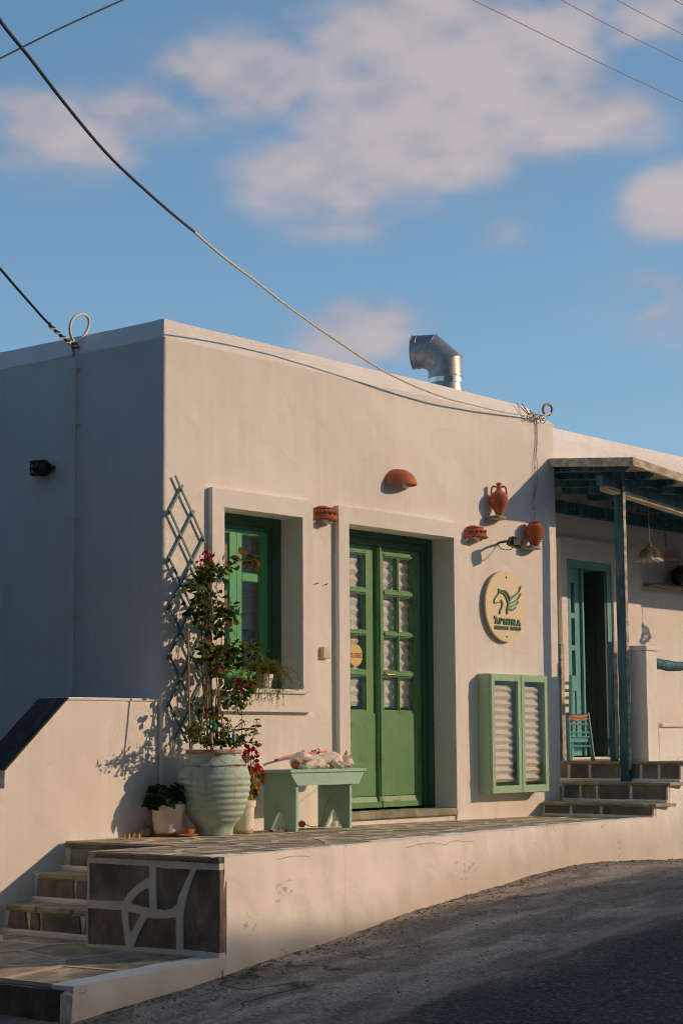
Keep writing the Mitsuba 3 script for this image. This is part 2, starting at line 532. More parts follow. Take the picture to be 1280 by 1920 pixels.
def wall_y(x):
    """The foot of the retaining wall, in plan."""
    return np.where(x < -1.578, -2.033, -2.033 + .150 * (x + 1.578))


def sheet(xs, ys, zf):
    X, Y = np.meshgrid(xs, ys, indexing='ij')
    v = np.stack([X, Y, zf(X, Y)], -1).reshape(-1, 3)
    n = len(ys)
    i = (np.arange(len(xs) - 1)[:, None] * n + np.arange(n - 1)).ravel()
    return tm(v, np.vstack([np.stack([i, i + n, i + n + 1], 1), np.stack([i, i + n + 1, i + 1], 1)]))


add('ground', sheet(np.r_[-300, -120, -60, np.linspace(-40, 40, 81), 60, 120, 300], np.r_[-300, -100, -40, np.linspace(-25, 25, 26), 100, 300], lambda x, y: road_z(x, y) - .12), 'earth', smooth=True)
tag('ground', kind='structure')


def road_bumps(x, y):
    q = np.stack([x, y, 0 * x], -1)
    return road_z(x, y) + (meshkit.fbm(q * 2.1, 3, 4) - .5) * .022 + (meshkit.fbm(q * 14, 2, 6) - .5) * .010


xs = np.r_[np.linspace(-60, -12, 49)[:-1], np.linspace(-12, -4, 80)[:-1], np.linspace(-4, 8, 320), np.linspace(8, 60, 53)[1:]]
ys = np.r_[np.linspace(-13.5, -6, 40)[:-1], np.linspace(-6, -.2, 170)]
add('road', sheet(xs, ys, road_bumps), 'asphalt', smooth=True)
tag('road', kind='structure')
ls, lw = np.linspace(-14, 12, 500), np.linspace(-.11, .11, 8)
L = sheet(ls, lw, lambda x, y: 0 * x)
v = np.array(L.vertices)
v[:, 1] += -3.33 + .07 * v[:, 0]
v[:, 2] = road_bumps(v[:, 0], v[:, 1]) + np.tile([-.004, .002, .004, .0045, .0045, .004, .002, -.004], len(ls))
add('road__edge_line', tm(v, L.faces), 'worn_line', smooth=True)
# loose grit along the foot of the wall and on the verge
G = []
g0 = np.random.default_rng(5)
for k in range(1500):
    x = g0.uniform(-3.0, 6.0)
    d = abs(g0.normal(0, .16)) if k % 3 else g0.uniform(0, 1.4)
    y = float(wall_y(np.array(x))) - .02 - d
    s = g0.uniform(.003, .009) * (1.35 if d < .1 else 1)
    m = trimesh.creation.icosahedron()
    m.apply_scale([s, s * g0.uniform(.6, 1), s * g0.uniform(.4, .7)])
    m.apply_transform(trimesh.transformations.rotation_matrix(g0.uniform(0, 6), [0, 0, 1]))
    m.apply_translation([x, y, float(road_bumps(np.array(x), np.array(y))) + s * .25])
    G.append(m)
add('grit', cat(G), 'gravel')
tag('grit', 'loose grit scattered along the foot of the whitewashed retaining wall', 'grit', kind='stuff')

# ------------------------------------------------------------------ terrace, landing and their paving
tag('terrace', kind='structure')


def terrace_z(x):
    return -.0045 * np.maximum(x, 0)


def retaining():
    """The whitewashed front: its stepped outline in (s along the wall, z), pushed about like hand-laid render."""
    def piece(poly, p0, d, thick):
        v, f = None, None
        m = prism(poly, 'xz', 0, thick)
        v, f = trimesh.remesh.subdivide_to_size(np.array(m.vertices), np.array(m.faces), .055, max_iter=14)
        m = trimesh.Trimesh(v, f, process=True)
        v = np.array(m.vertices)
        q = np.stack([v[:, 0], v[:, 2], v[:, 1]], -1)
        v[:, 1] += (meshkit.fbm(q * 2.2, 3, 3) - .5) * .030 * (v[:, 1] < thick * .5) + (meshkit.fbm(q * 9, 2, 8) - .5) * .008 * (v[:, 1] < thick * .5)
        v[:, 2] += (meshkit.fbm(q * 7 + 5, 3, 1) - .5) * .012
        out = np.empty_like(v)
        nrm = np.array([-d[1], d[0]])
        out[:, :2] = p0 + v[:, :1] * d + v[:, 1:2] * nrm
        out[:, 2] = v[:, 2]
        return tm(out, m.faces)
    d = np.array([1, .150]) / math.hypot(1, .150)
    s = lambda x: (x + 1.578) / d[0]
    B = piece(Polygon([(s(-1.552), -1.1), (s(12), -1.1), (s(12), .43), (s(5.29), .43), (s(5.29), .255), (s(4.98), .255), (s(4.98), .088), (s(4.66), .088), (s(4.66), -.012), (s(2), -.002), (s(-1.552), .004)]),
              np.array([-1.578, -2.033]), d, .16)
    A = piece(Polygon([(0, -1.1), (1.066, -1.1), (1.066, -.532), (0, -.577)]), np.array([-2.640, -2.036]), np.array([1., 0]), .16)
    return B, A


wB, wA = retaining()
add('terrace__retaining_wall', wB, 'limewash', smooth=40)
tag('terrace__retaining_wall', 'long whitewashed wall rising out of the road, chipped and stained')
tag('landing', kind='structure')
add('landing__kerb_wall', wA, 'limewash', smooth=40)
STEP_X = (-1.35, -1.10, -.85)
body = union_all([Polygon([(-1.55, -1.95), (4.62, -1.02), (4.62, .02), (STEP_X[2] + .02, .02), (STEP_X[2] + .02, -1.0), (-1.55, -1.0)])])
m = prism(body, 'xy', -1.2, -.0035)
v = np.array(m.vertices)
v[v[:, 2] > -.1, 2] += terrace_z(v[v[:, 2] > -.1, 0])
add('terrace__bed', tm(v, m.faces), 'grout')


def paving(holder, region, n, seed, gap, zf, thick, mats, name='flagstone'):
    """Irregular flagstones: relaxed cells clipped to the region, each one a slab with worn corners."""
    r = np.random.default_rng(seed)
    x0, y0, x1, y1 = region.bounds
    pts = []
    while len(pts) < n:
        q = r.uniform((x0, y0), (x1, y1))
        if region.contains(Point(q)):
            pts.append(q)
    pts = np.array(pts)
    far = np.array([[x0 - 50, y0], [x1 + 50, y1], [x0, y1 + 50], [x1, y0 - 50]])
    for it in range(3):
        vo = Voronoi(np.vstack([pts, far]))
        cells = [Polygon(vo.vertices[vo.regions[vo.point_region[i]]]).intersection(region) for i in range(n)]
        if it < 2:
            pts = np.array([.35 * p_ + .65 * np.array(c.centroid.coords[0]) if c.area > 0 else p_ for p_, c in zip(pts, cells)])
    outs = []
    for c in cells:
        c = c.buffer(-gap / 2 - .018).buffer(.018, quad_segs=2).simplify(.004)
        if c.is_empty or c.area < .002:
            continue
        c = max(getattr(c, 'geoms', [c]), key=lambda g: g.area)
        ring = np.array(c.exterior.coords)[:-1]
        ring = ring + r.normal(0, .004, ring.shape)
        c = Polygon(ring).buffer(0)
        c = max(getattr(c, 'geoms', [c]), key=lambda g: g.area)
        m = prism(c, 'xy', -thick, 0)
        v = np.array(m.vertices)
        ce = v.mean(0)
        tilt = r.normal(0, .0016, 2)
        outs.append(c)
        v[:, 2] += zf(v[:, 0], v[:, 1]) + (v[:, :2] - ce[:2]) @ tilt + r.uniform(-.0015, .0015)
        add(f'{holder}__{name}', tm(v, m.faces), mats[r.integers(len(mats))])
    j = region.buffer(-.004).difference(union_all([c.buffer(-.003) for c in outs]).buffer(0))
    m = prism(j, 'xy', -.02, .0026)
    v = np.array(m.vertices)
    v[:, 2] += zf(v[:, 0], v[:, 1])
    q = np.stack([v[:, 0], v[:, 1], 0 * v[:, 0]], -1)
    v[:, 2] += (meshkit.noise(q * 25, seed) - .5) * .002
    add(f'{holder}__whitewashed_joints', tm(v, m.faces), 'joint_lime')


top_region = Polygon([(-1.56, -1.985), (4.60, -1.055), (4.60, -.03), (STEP_X[2] - .012, -.0), (STEP_X[2] - .012, -1.0), (-1.60, -1.0), (-1.60, -1.985)])
paving('terrace', top_region, 78, 3, .030, lambda x, y: terrace_z(x) + .001, .030, ('paving_grey', 'paving_green', 'paving_grey'))


def landing_z(x, y):
    return -.535 + .046 * np.minimum(x + 1.578, 0)


m = prism(Polygon([(-2.60, -1.95), (-1.35, -1.95), (-1.35, .05), (-2.60, .05)]), 'xy', -1.2, -.0035)
v = np.array(m.vertices)
v[v[:, 2] > -.1, 2] += landing_z(v[v[:, 2] > -.1, 0], 0)
add('landing__bed', tm(v, m.faces), 'grout')
paving('landing', Polygon([(-2.61, -1.965), (-1.585, -1.965), (-1.585, -1.0), (-1.365, -1.0), (-1.365, .02), (-2.61, .02)]), 17, 9, .032, landing_z, .03, ('paving_grey', 'paving_green'))
mk = rough_up(bx(-2.665, -2.58, -1.98, .04, -1.15, -.600), .05, .008, 6, 3)
add('landing__end_face', mk, 'cement', smooth=30)
tag('landing__end_face', 'dark bare cement end of the landing')
blot = rough_up(bx(-2.672, -2.60, -2.04, -1.955, -1.0, -.60, .02), .03, .012, 14, 8)
add('landing__whitewash_splash', blot, 'limewash', smooth=40)

# ------------------------------------------------------------------ stone clad end of the terrace: stones behind raised white pointing
B0 = -1.578


def face_poly(zoom_pts, X, ox=100, oy=1560, sc=3.765):
    return Polygon([tuple(PX(ox + a / sc, oy + b / sc, X)[1:]) for a, b in zoom_pts])


stones = [face_poly(q, B0) for q in (
    [(262, 215), (690, 238), (692, 320), (600, 380), (540, 440), (500, 495), (262, 485)],
    [(550, 505), (600, 440), (680, 385), (690, 450), (692, 545), (620, 530)],
    [(730, 248), (985, 262), (965, 310), (940, 360), (905, 440), (885, 515), (850, 545), (790, 560), (735, 550)],
    [(1015, 262), (1230, 268), (1230, 560), (1230, 868), (920, 835), (922, 600), (935, 500), (965, 400)],
    [(250, 535), (495, 548), (497, 600), (505, 660), (525, 810), (250, 795)],
    [(535, 560), (635, 580), (590, 660), (550, 735), (540, 650)],
    [(670, 600), (740, 608), (820, 608), (880, 595), (878, 700), (880, 838), (570, 815), (610, 710)])]
panel = Polygon([(-2.036, -.60), (-.995, -.60), (-.995, -.030), (-2.036, -.030)])
hole = union_all([s.buffer(-.009).buffer(.006, quad_segs=3) for s in stones])
pm = prism(panel.difference(hole), 'yz', B0 - .012, B0 + .04)
pm = rough_up(pm, .035, .004, 11, 4)
tag('stone_end', 'dark crazy stone face at the end of the terrace, thick white pointing between the stones', 'stone wall')
add('stone_end__pointing', pm, 'grout', smooth=35)
smats = ['slate_grey', 'slate_grey', 'slate_grey', 'slate_brown', 'slate_brown', 'slate_grey', 'slate_brown']
for s, sm in zip(stones, smats):
    s = s.buffer(.012).intersection(sbox(-2.034, -1, 0, 0))
    add('stone_end__stone', rough_up(prism(s, 'yz', B0 - .003, B0 + .05), .05, .003, 9, 5), sm, smooth=30)
add('stone_end__stone', bx(B0 - .018, B0 + .02, -2.036, -1.06, -.029, -.0005, .004), 'slate_grey')
add('stone_end__side', bx(B0, STEP_X[2], -1.012, -.99, -1, -.012), 'limewash')
blk = Polygon([(-2.06, -.008), (-1.96, -.006), (-1.96, -.03), (-2.06, -.032)])

# ------------------------------------------------------------------ the stair down to the landing
tag('stone_stair', 'three stone steps going down to the landing beside the white stair wall', 'steps')
r0 = np.random.default_rng(21)
zt = [-.360, -.182, -.004]
zb = [-.535, -.360, -.182]
cuts = [[-1.0, -.78, -.70, -.33, -.22, -.02], [-1.0, -.62, -.36, .0], [-1.0, -.55, -.03]]
fills = [['slate_brown', 'slate_brown', 'slate_grey', 'slate_brown', 'slate_brown'], ['slate_brown', 'slate_brown', 'slate_green'], ['slate_grey', 'slate_green']]
for k in range(3):
    X = STEP_X[k]
    nx = STEP_X[k + 1] if k < 2 else X + .05
    add('stone_stair__core', rough_up(bx(X + .006, nx + .03, -.995, .035, -1.1, zt[k] - .034), .08, .003, 8, k), 'grout', smooth=30)
    if k < 2:
        e = [-.985, -.52, -.02] if k == 1 else [-.985, -.62, -.30, -.01]
        for a, b in zip(e[:-1], e[1:]):
            add('stone_stair__tread', bx(X - .016, nx + .004, a + .010, b - .010, zt[k] - .034, zt[k], .006), 'paving_grey' if r0.random() < .6 else 'paving_green')
        add('stone_stair__joint', bx(X + .004, nx + .004, -.985, .025, zt[k] - .033, zt[k] - .007), 'grout')
    else:
        add('stone_stair__tread', bx(X - .016, X + .10, -.99, .0, zt[k] - .036, zt[k] - .006, .004), 'slate_grey')
    for (a, b), fm in zip(zip(cuts[k][:-1], cuts[k][1:]), fills[k]):
        q = Polygon([(a + .010, zb[k] + .030), (b - .010, zb[k] + .034), (b - .012 - .02 * r0.random(), zt[k] - .040), (a + .012 + .02 * r0.random(), zt[k] - .040)])
        add('stone_stair__riser_stone', rough_up(prism(q, 'yz', X - .004, X + .04), .06, .003, 12, int(9 * abs(a))), fm, smooth=30)
    lip = rough_up(bx(X - .030, X + .02, -.99, .03, zb[k] - .02, zb[k] + .030, .010), .03, .006, 13, 40 + k)
    add('stone_stair__foot_lime', lip, 'limewash', smooth=40)

# ------------------------------------------------------------------ the stair wall on the left, its sloping top
prof = Polygon([(-.01, -1.1), (-.01, .912), (-.832, .906), (-1.343, .457), (-1.345, .345), (-4.5, .33), (-4.5, -1.1)])
sw = rough_up(prism(prof, 'xz', .03, .30), .07, .005, 4, 12)
tag('stair_wall', 'white stair wall at the left corner of the house, its top sloping down in shade', 'wall')
add('stair_wall__body', sw, 'plaster', smooth=28)
cap = rough_up(bx(-.83, -.012, .020, .305, .902, .921, .004), .06, .002, 6, 3)
tl_ = Polygon([(-.832, .9065), (-1.343, .4575), (-1.352, .466), (-.838, .916)])
add('stair_wall__slope_slab', rough_up(prism(tl_, 'xz', .022, .304), .06, .002, 7, 5), 'cement', smooth=30)
tag('stair_wall__slope_slab', 'dark cement on the sloping top')
add('stair_wall__cap', cap, 'limewash', smooth=30)

# ------------------------------------------------------------------ the house with the green door
HX, HD, HZ = 4.935, 7.0, 3.43
WIN = (.571, 1.422, 1.005, 2.286)
DOOR = (1.966, 3.320, .086, 2.286)


def house_body():
    r = .028
    plan = sbox(r, r, HX - r, HD - r).buffer(r, quad_segs=4)
    m = trimesh.creation.extrude_polygon(plan, HZ + 1.1, engine='earcut')
    m.apply_translation([0, 0, -1.1])
    pts = [(r * .3, .0, HZ - .002), (HX, .0, HZ - .002), (0.0, HD, HZ - .002), (HX, HD, HZ - .002), (0, r * .3, HZ - .002)]
    top = [(.10, .10, 3.590), (4.58, .10, 3.575), (.10, HD - .1, 3.59), (4.58, HD - .1, 3.575), (4.66, .10, 3.56)]
    topm = hull(pts + top)
    man = lambda t: Manifold(m3.Mesh(np.asarray(t.vertices, np.float32), np.asarray(t.faces, np.uint32)))
    b = man(m) + man(topm)
    for w in (WIN, DOOR):
        b = b - man(bx(w[0], w[1], -.2, .62, w[2], w[3]))
    k = b.to_mesh()
    return trimesh.Trimesh(k.vert_properties[:, :3], k.tri_verts, process=True)


H = 'white_house'
tag(H, 'flat roofed white house with a green door and green window, the building nearest the camera', 'house')
hb = house_body()
v, f = trimesh.remesh.subdivide_to_size(np.array(hb.vertices), np.array(hb.faces), .12, max_iter=14)
hb = trimesh.Trimesh(v, f, process=True)
v = np.array(hb.vertices)
soft = np.clip((v[:, 2] - 3.2) * 3, 0, 1)
w1 = meshkit.fbm(v * 1.3, 3, 2) - .5
w2 = meshkit.fbm(v * 1.3 + 9, 3, 5) - .5
in_open = ((v[:, 0] > .5) & (v[:, 0] < 3.4) & (v[:, 2] > .05) & (v[:, 2] < 2.35))
v[:, 1] += np.where(v[:, 1] < .05, w1 * .012, 0) * ~in_open
v[:, 2] += soft * w2 * .034 + soft * (meshkit.fbm(v * 4, 2, 8) - .5) * .010
hb = tm(v, hb.faces)
add(f'{H}__wall', hb, 'plaster', smooth=32)


def trim(o, i, y0, y1, seed):
    m = prism(frame_rings(o, i), 'xz', y0, y1)
    return rough_up(m, .08, .0022, 5, seed)


add(f'{H}__window_surround', trim((.447, 1.539, .841, 2.417), WIN, -.045, .01, 3), 'plaster', smooth=30)
dsur = prism(Polygon([(1.842, -.05), (1.842, 2.418), (3.403, 2.412), (3.403, -.05), (DOOR[1], -.05), (DOOR[1], DOOR[3]), (DOOR[0], DOOR[3]), (DOOR[0], -.05)]), 'xz', -.045, .01)
add(f'{H}__door_surround', rough_up(dsur, .08, .0022, 5, 7), 'plaster', smooth=30)
add(f'{H}__window_sill', rough_up(bx(.560, 1.447, -.064, .19, .972, 1.006, .006), .05, .0015, 8, 2), 'plaster', smooth=30)
th = rough_up(bx(DOOR[0] - .01, DOOR[1] + .005, -.055, .60, .030, .087, .008), .05, .003, 9, 6)
add(f'{H}__threshold', th, 'paving_green', smooth=30)
tag(f'{H}__threshold', 'worn stone threshold under the green door')
add(f'{H}__plinth', rough_up(bx(1.80, 3.42, -.030, .03, -.05, .031, .006), .05, .004, 9, 16), 'limewash', smooth=30)

# ---- window: frame, two casements, panes, bamboo blind, dark room behind
W = f'{H}__window'
tag(W)
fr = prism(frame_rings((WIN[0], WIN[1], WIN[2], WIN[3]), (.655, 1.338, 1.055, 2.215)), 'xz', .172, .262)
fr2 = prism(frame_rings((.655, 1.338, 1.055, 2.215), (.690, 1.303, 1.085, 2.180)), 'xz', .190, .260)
add(f'{W}__frame', cat([fr, fr2]), 'shaded_green')
for (a, b) in ((.692, .963), (.967, 1.301)):
    st = (.074 if a < .9 else .050)
    inner = (a + .050, b - st, 1.150, 2.150) if a < .9 else (a + st, b - .070, 1.150, 2.150)
    s = [prism(frame_rings((a, b, 1.088, 2.178), inner), 'xz', .200, .224)]
    s.append(bx(inner[0] - .002, inner[1] + .002, .201, .223, 1.795, 1.865, .009))
    s.append(prism(frame_rings(inner, (inner[0] + .006, inner[1] - .006, inner[2] + .006, inner[3] - .006)), 'xz', .207, .222))
    add(f'{W}__casement', cat(s), 'window_green')
    for z0, z1 in ((inner[2], 1.796), (1.864, inner[3])):
        add(f'{W}__pane', bx(inner[0], inner[1], .212, .2135, z0 + .002, z1 - .002), 'pane_glass')
slats = []
for k in range(28):
    z = 2.17 - k * .026
    m = bx(.67, 1.32, -.0022, .0022, -.0125, .0125)
    m.apply_transform(trimesh.transformations.rotation_matrix(.32, [1, 0, 0]))
    m.apply_translation([0, .325, z])
    add(f'{W}__blind_slat', m, 'bamboo')
add(f'{W}__curtain', bx(.64, 1.36, .385, .392, 1.0, 2.25), 'dark_cloth')
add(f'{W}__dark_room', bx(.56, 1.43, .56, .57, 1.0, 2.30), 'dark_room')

# ---- door: frame, astragal, two leaves with eight panes each, lower panels, kick boards
D = f'{H}__door'
tag(D)
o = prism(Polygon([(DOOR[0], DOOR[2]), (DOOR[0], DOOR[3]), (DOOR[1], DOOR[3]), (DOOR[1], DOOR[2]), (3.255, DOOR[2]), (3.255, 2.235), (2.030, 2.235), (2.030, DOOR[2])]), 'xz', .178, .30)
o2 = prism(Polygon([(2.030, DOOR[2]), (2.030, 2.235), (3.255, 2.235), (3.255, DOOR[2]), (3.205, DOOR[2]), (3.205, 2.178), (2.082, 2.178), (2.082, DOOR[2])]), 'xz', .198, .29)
add(f'{D}__frame', cat([o, o2]), 'shaded_green')
rows = ((1.836, 2.104), (1.500, 1.790), (1.187, 1.461), (.868, 1.138))
for leaf in (0, 1):
    if leaf:
        a, b, gx = 2.645, 3.203, ((2.713, 2.890), (2.920, 3.108))
    else:
        a, b, gx = 2.084, 2.641, ((2.110, 2.262), (2.290, 2.488))
    g = Polygon([(a, .112), (b, .112), (b, 2.176), (a, 2.176)], [[(p, r_), (q, r_), (q, s), (p, s)] for p, q in gx for r_, s in rows])
    add(f'{D}__leaf', prism(g, 'xz', .218, .262), 'door_green')
    bars = []
    for p, q in gx:
        for r_, s in rows:
            bars.append(prism(frame_rings((p, q, r_, s), (p + .005, q - .005, r_ + .006, s - .006)), 'xz', .226, .248))
    hz = [bx(gx[0][0], gx[1][1], .209, .222, s_ + .006, r_ - .006, .005) for (r_, _), (_, s_) in zip(rows[:-1], rows[1:])]
    hz += [bx(gx[0][0], gx[1][1], .209, .222, 2.108, 2.128, .005), bx(gx[0][1] + .006, gx[1][0] - .006, .211, .222, .870, 2.104, .005)]
    add(f'{D}__glazing_bar', cat(bars + hz), 'door_green')
    for p, q in gx:
        for r_, s in rows:
            add(f'{D}__pane', bx(p + .004, q - .004, .236, .2375, r_ + .004, s - .004), 'pane_glass')
    add(f'{D}__panel', rough_up(bx(a + .012, b - (.012 if leaf == 0 else .060), .2085, .222, .196, .848, .003), .06, .0012, 7, leaf), 'door_green', smooth=30)
    k = prism(Polygon([(.196, .150), (.205, .192), (.219, .192), (.219, .108), (.186, .108), (.186, .140)]), 'yz', a + .004, b - (.05 if leaf else .008))
    add(f'{D}__kick_board', k, 'door_green')
    zz = []
    z, side = 2.10, 0
    x0, x1 = gx[0][0] - .02, gx[1][1] - (.0 if leaf else .035)
    pts = []
    while z > .885:
        pts.append(((.266 if side else .281) + r0.normal(0, .0022), z + r0.normal(0, .004)))
        z -= .040
        side ^= 1
    pl = np.array(pts)
    V = [(x, y, z_) for y, z_ in pl for x in (x0, x1)]
    F = [q for i in range(len(pl) - 1) for q in ([2 * i, 2 * i + 1, 2 * i + 3], [2 * i, 2 * i + 3, 2 * i + 2])]
    add(f'{D}__curtain', tm(V, F), 'curtain')
ast = cat([bx(2.598, 2.652, .186, .222, .150, 2.178, .006), bx(2.612, 2.640, .174, .190, .196, 2.178, .006)])
add(f'{D}__astragal', ast, 'door_green')
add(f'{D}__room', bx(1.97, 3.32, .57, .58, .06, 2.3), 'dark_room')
pl = cat([bx(2.662, 2.690, .211, .219, 1.005, 1.240, .003), ball((2.676, .206, 1.10), .008)])
add(f'{D}__handle_plate', pl, 'rusty_wire')
lever = tube(curve([(2.676, .212, 1.148), (2.676, .168, 1.148), (2.690, .160, 1.149), (2.74, .160, 1.153), (2.795, .163, 1.150)], 24), np.linspace(.0085, .0065, 24), 8)
add(f'{D}__handle', lever, 'brass', smooth=50)
for q in ((2.74, 2.775, .182, .188, .121, .131), (2.80, 2.89, .190, .1975, .158, .164), (2.655, 2.70, .184, .190, .150, .162)):
    add(f'{D}__bare_patch', bx(*q, .002), 'pale_stake')

# ---- CLOSED disc hanging behind the left leaf's pane
key = thing('closed_sign', 'round yellow sign reading CLOSED behind a pane of the green door', 'sign')
cx, cz = 2.385, 1.300
add(key + '__disc', prism(Point(cx, cz).buffer(.086, quad_segs=16), 'xz', .2410, .2440), 'closed_yellow')
t = text_poly('CLOSED', .036)
x0, y0, x1, y1 = t.bounds
t = affinity.translate(affinity.scale(t, .158 / (x1 - x0), 1.0, origin=(x0, y0)), cx - .079 - x0, cz - .020 - y0)
add(key + '__lettering', prism(t, 'xz', .2395, .2412), 'closed_red')
add(key + '__string', tube([(cx, .242, cz + .085), (cx + .003, .242, cz + .16)], .0015, 5), 'grey_cable')

# ------------------------------------------------------------------ the house behind the porch
N, NY = 'porch_house', .95
tag(N, 'white house with an open teal door set back behind the blue timber porch', 'house')
FZ = .44                                        # porch floor
ND = (6.50, 7.36, FZ + .02, 2.41)
man = lambda t: Manifold(m3.Mesh(np.asarray(t.vertices, np.float32), np.asarray(t.faces, np.uint32)))
nb = man(bx(HX + .002, 16, NY, 8, -1.1, 3.60)) + man(hull([(HX + .002, NY, 3.598), (16, NY, 3.598), (HX + .002, 8, 3.598), (16, 8, 3.598), (HX + .002, NY + .08, 3.72), (16, NY + .08, 3.72), (HX + .002, 7.9, 3.72), (16, 7.9, 3.72)]))
nb = nb - man(bx(ND[0], ND[1], NY - .3, NY + 1.6, ND[2], ND[3]))
k = nb.to_mesh()
v, f = trimesh.remesh.subdivide_to_size(k.vert_properties[:, :3].astype(float), k.tri_verts.astype(int), .3, max_iter=12)
add(f'{N}__wall', trimesh.Trimesh(v, f, process=True), 'plaster', smooth=30)
sur = Polygon([(6.40, FZ), (6.40, 2.615), (7.90, 2.615), (7.90, FZ), (ND[1], FZ), (ND[1], ND[3]), (ND[0], ND[3]), (ND[0], FZ)])
add(f'{N}__door_surround', rough_up(prism(sur, 'xz', NY - .04, NY + .01), .12, .002, 5, 4), 'plaster', smooth=30)
ND_ = f'{N}__door'
tag(ND_)
fr = Polygon([(ND[0], ND[2]), (ND[0], ND[3]), (ND[1], ND[3]), (ND[1], ND[2]), (7.27, ND[2]), (7.27, 2.33), (6.59, 2.33), (6.59, ND[2])])
add(f'{ND_}__frame', prism(fr, 'xz', NY - .02, NY + .10), 'teal_paint')
rz = ((1.88, 2.18), (1.56, 1.83), (1.26, 1.51))
lx = (6.52, 6.86)
lp = Polygon([(lx[0], .475), (lx[1], .475), (lx[1], 2.33), (lx[0], 2.33)], [[(6.55, a), (6.735, a), (6.735, b), (6.55, b)] for a, b in rz])
add(f'{ND_}__leaf', prism(lp, 'xz', NY + .03, NY + .075), 'teal_paint')
for a, b in rz:
    add(f'{ND_}__pane', bx(6.55, 6.735, NY + .050, NY + .0515, a, b), 'pane_glass')
add(f'{ND_}__leaf_panel', cat([prism(frame_rings((6.56, 6.75, .56, 1.14), (6.59, 6.72, .59, 1.11)), 'xz', NY + .018, NY + .03), bx(6.835, 6.875, NY + .005, NY + .03, .475, 2.33, .006)]), 'teal_paint')
# second leaf folded back into the dark room, its teal darkened as shade
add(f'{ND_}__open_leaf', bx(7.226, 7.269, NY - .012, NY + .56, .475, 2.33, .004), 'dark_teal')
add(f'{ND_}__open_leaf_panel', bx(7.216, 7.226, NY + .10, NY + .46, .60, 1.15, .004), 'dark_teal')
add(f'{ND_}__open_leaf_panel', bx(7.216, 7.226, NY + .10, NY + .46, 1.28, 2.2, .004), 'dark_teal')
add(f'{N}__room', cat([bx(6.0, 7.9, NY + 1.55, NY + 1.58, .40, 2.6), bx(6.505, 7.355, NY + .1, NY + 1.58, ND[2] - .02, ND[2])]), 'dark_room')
key = thing('door_card', 'small green card hanging in the teal door pane behind the porch', 'sign')
c = P(1062, 1195, NY + .02)
cardp = sbox(-.055, -.075, .055, .075).buffer(.012).difference(Point(0, .055).buffer(.01))
add(key + '__card', prism(affinity.translate(cardp, c[0], c[2]), 'xz', NY + .018, NY + .021), 'card_green')
add(key + '__mark', prism(affinity.translate(stroke([(-.02, -.02), (-.012, .01), (.0, .018), (.012, .01), (.02, -.02)], .010), c[0], c[2]), 'xz', NY + .016, NY + .018), 'bench_paint')

# ------------------------------------------------------------------ porch floor and its steps
S = 'porch_steps'
tag(S, 'three dark stone steps with white joints rising to the porch at the right', 'steps')
sx = (4.62, 4.94, 5.25)
stz = (.098, .266, FZ)
sbz = (-.021, .098, .266)
sy1 = (-.004, -.004, NY)
plans = [Polygon([(4.625, float(wall_y(4.62)) + .04), (5.0, float(wall_y(5.0)) + .04), (5.0, 0), (4.625, 0)]),
         Polygon([(4.945, float(wall_y(4.95)) + .04), (5.3, float(wall_y(5.3)) + .04), (5.3, NY), (4.945, NY)])]
porch_plan = Polygon([(5.255, float(wall_y(5.25)) + .04), (11.9, float(wall_y(11.9)) + .04), (11.9, NY), (5.255, NY)])
for k, pl_ in enumerate(plans + [porch_plan]):
    add(f'{S}__core', prism(pl_, 'xy', -1.1, stz[k] - .030), 'grout')
r1 = np.random.default_rng(33)
stone_cuts = [(-1.105, -.60, -.30, -.02), (-1.055, -.70, -.36, -.20, -.01), (-1.01, -.80, -.62, -.42, -.10, .12, .5, .93)]
for k in range(3):
    yw = float(wall_y(sx[k])) + .004
    cuts_ = stone_cuts[k]
    add(f'{S}__lime_face', rough_up(bx(sx[k] - .006, sx[k] + .03, yw, sy1[k], sbz[k] - .03, stz[k] - .024, .004), .06, .004, 10, k + 60), 'grout', smooth=30)
    for j, (a, b) in enumerate(zip(cuts_[:-1], cuts_[1:])):
        gap = .011 if not (k == 1 and j == 2) else .004
        z0 = sbz[k] + .021 + .006 * r1.random()
        q = Polygon([(a + .010 + gap, z0), (b - gap, z0 + .004), (b - gap - .010 * r1.random(), stz[k] - .027), (a + .006 + gap, stz[k] - .026)])
        add(f'{S}__riser_stone', rough_up(prism(q, 'yz', sx[k] - .010, sx[k] + .02), .06, .003, 12, j + k), ('slate_brown', 'slate_grey', 'slate_brown')[(j + k) % 3], smooth=30)
    x1 = sx[k + 1] + .004 if k < 2 else 5.9
    yb = sy1[k] if k != 1 else .0
    edges = np.linspace(yw - .035, yb, 4 if k < 2 else 6)
    for a, b in zip(edges[:-1], edges[1:]):
        add(f'{S}__tread', rough_up(bx(sx[k] - .022, x1, a + .004, b - .004, stz[k] - .028, stz[k], .006), .08, .002, 8, int(a * 50)), 'paving_grey' if r1.random() < .5 else 'paving_green', smooth=30)
    add(f'{S}__foot_lime', rough_up(bx(sx[k] - .026, sx[k] + .02, yw, sy1[k], sbz[k] - .01, sbz[k] + .024, .008), .03, .005, 12, 70 + k), 'limewash', smooth=35)
add('porch_floor', prism(Polygon([(5.9, float(wall_y(5.9)) + .10), (11.9, float(wall_y(11.9)) + .1), (11.9, NY), (5.9, NY)]), 'xy', FZ - .03, FZ), 'paving_grey')
tag('porch_floor', kind='structure')

# ------------------------------------------------------------------ porch parapet with its pillar and rail (the porch front runs askew to the houses)
SK = .082
DROP = .042


def sk(x, y, x0):
    return y + SK * (x - x0)


def skew(m, x0):
    v = np.array(m.vertices)
    v[:, 1] += SK * (v[:, 0] - x0)
    return tm(v, m.faces)


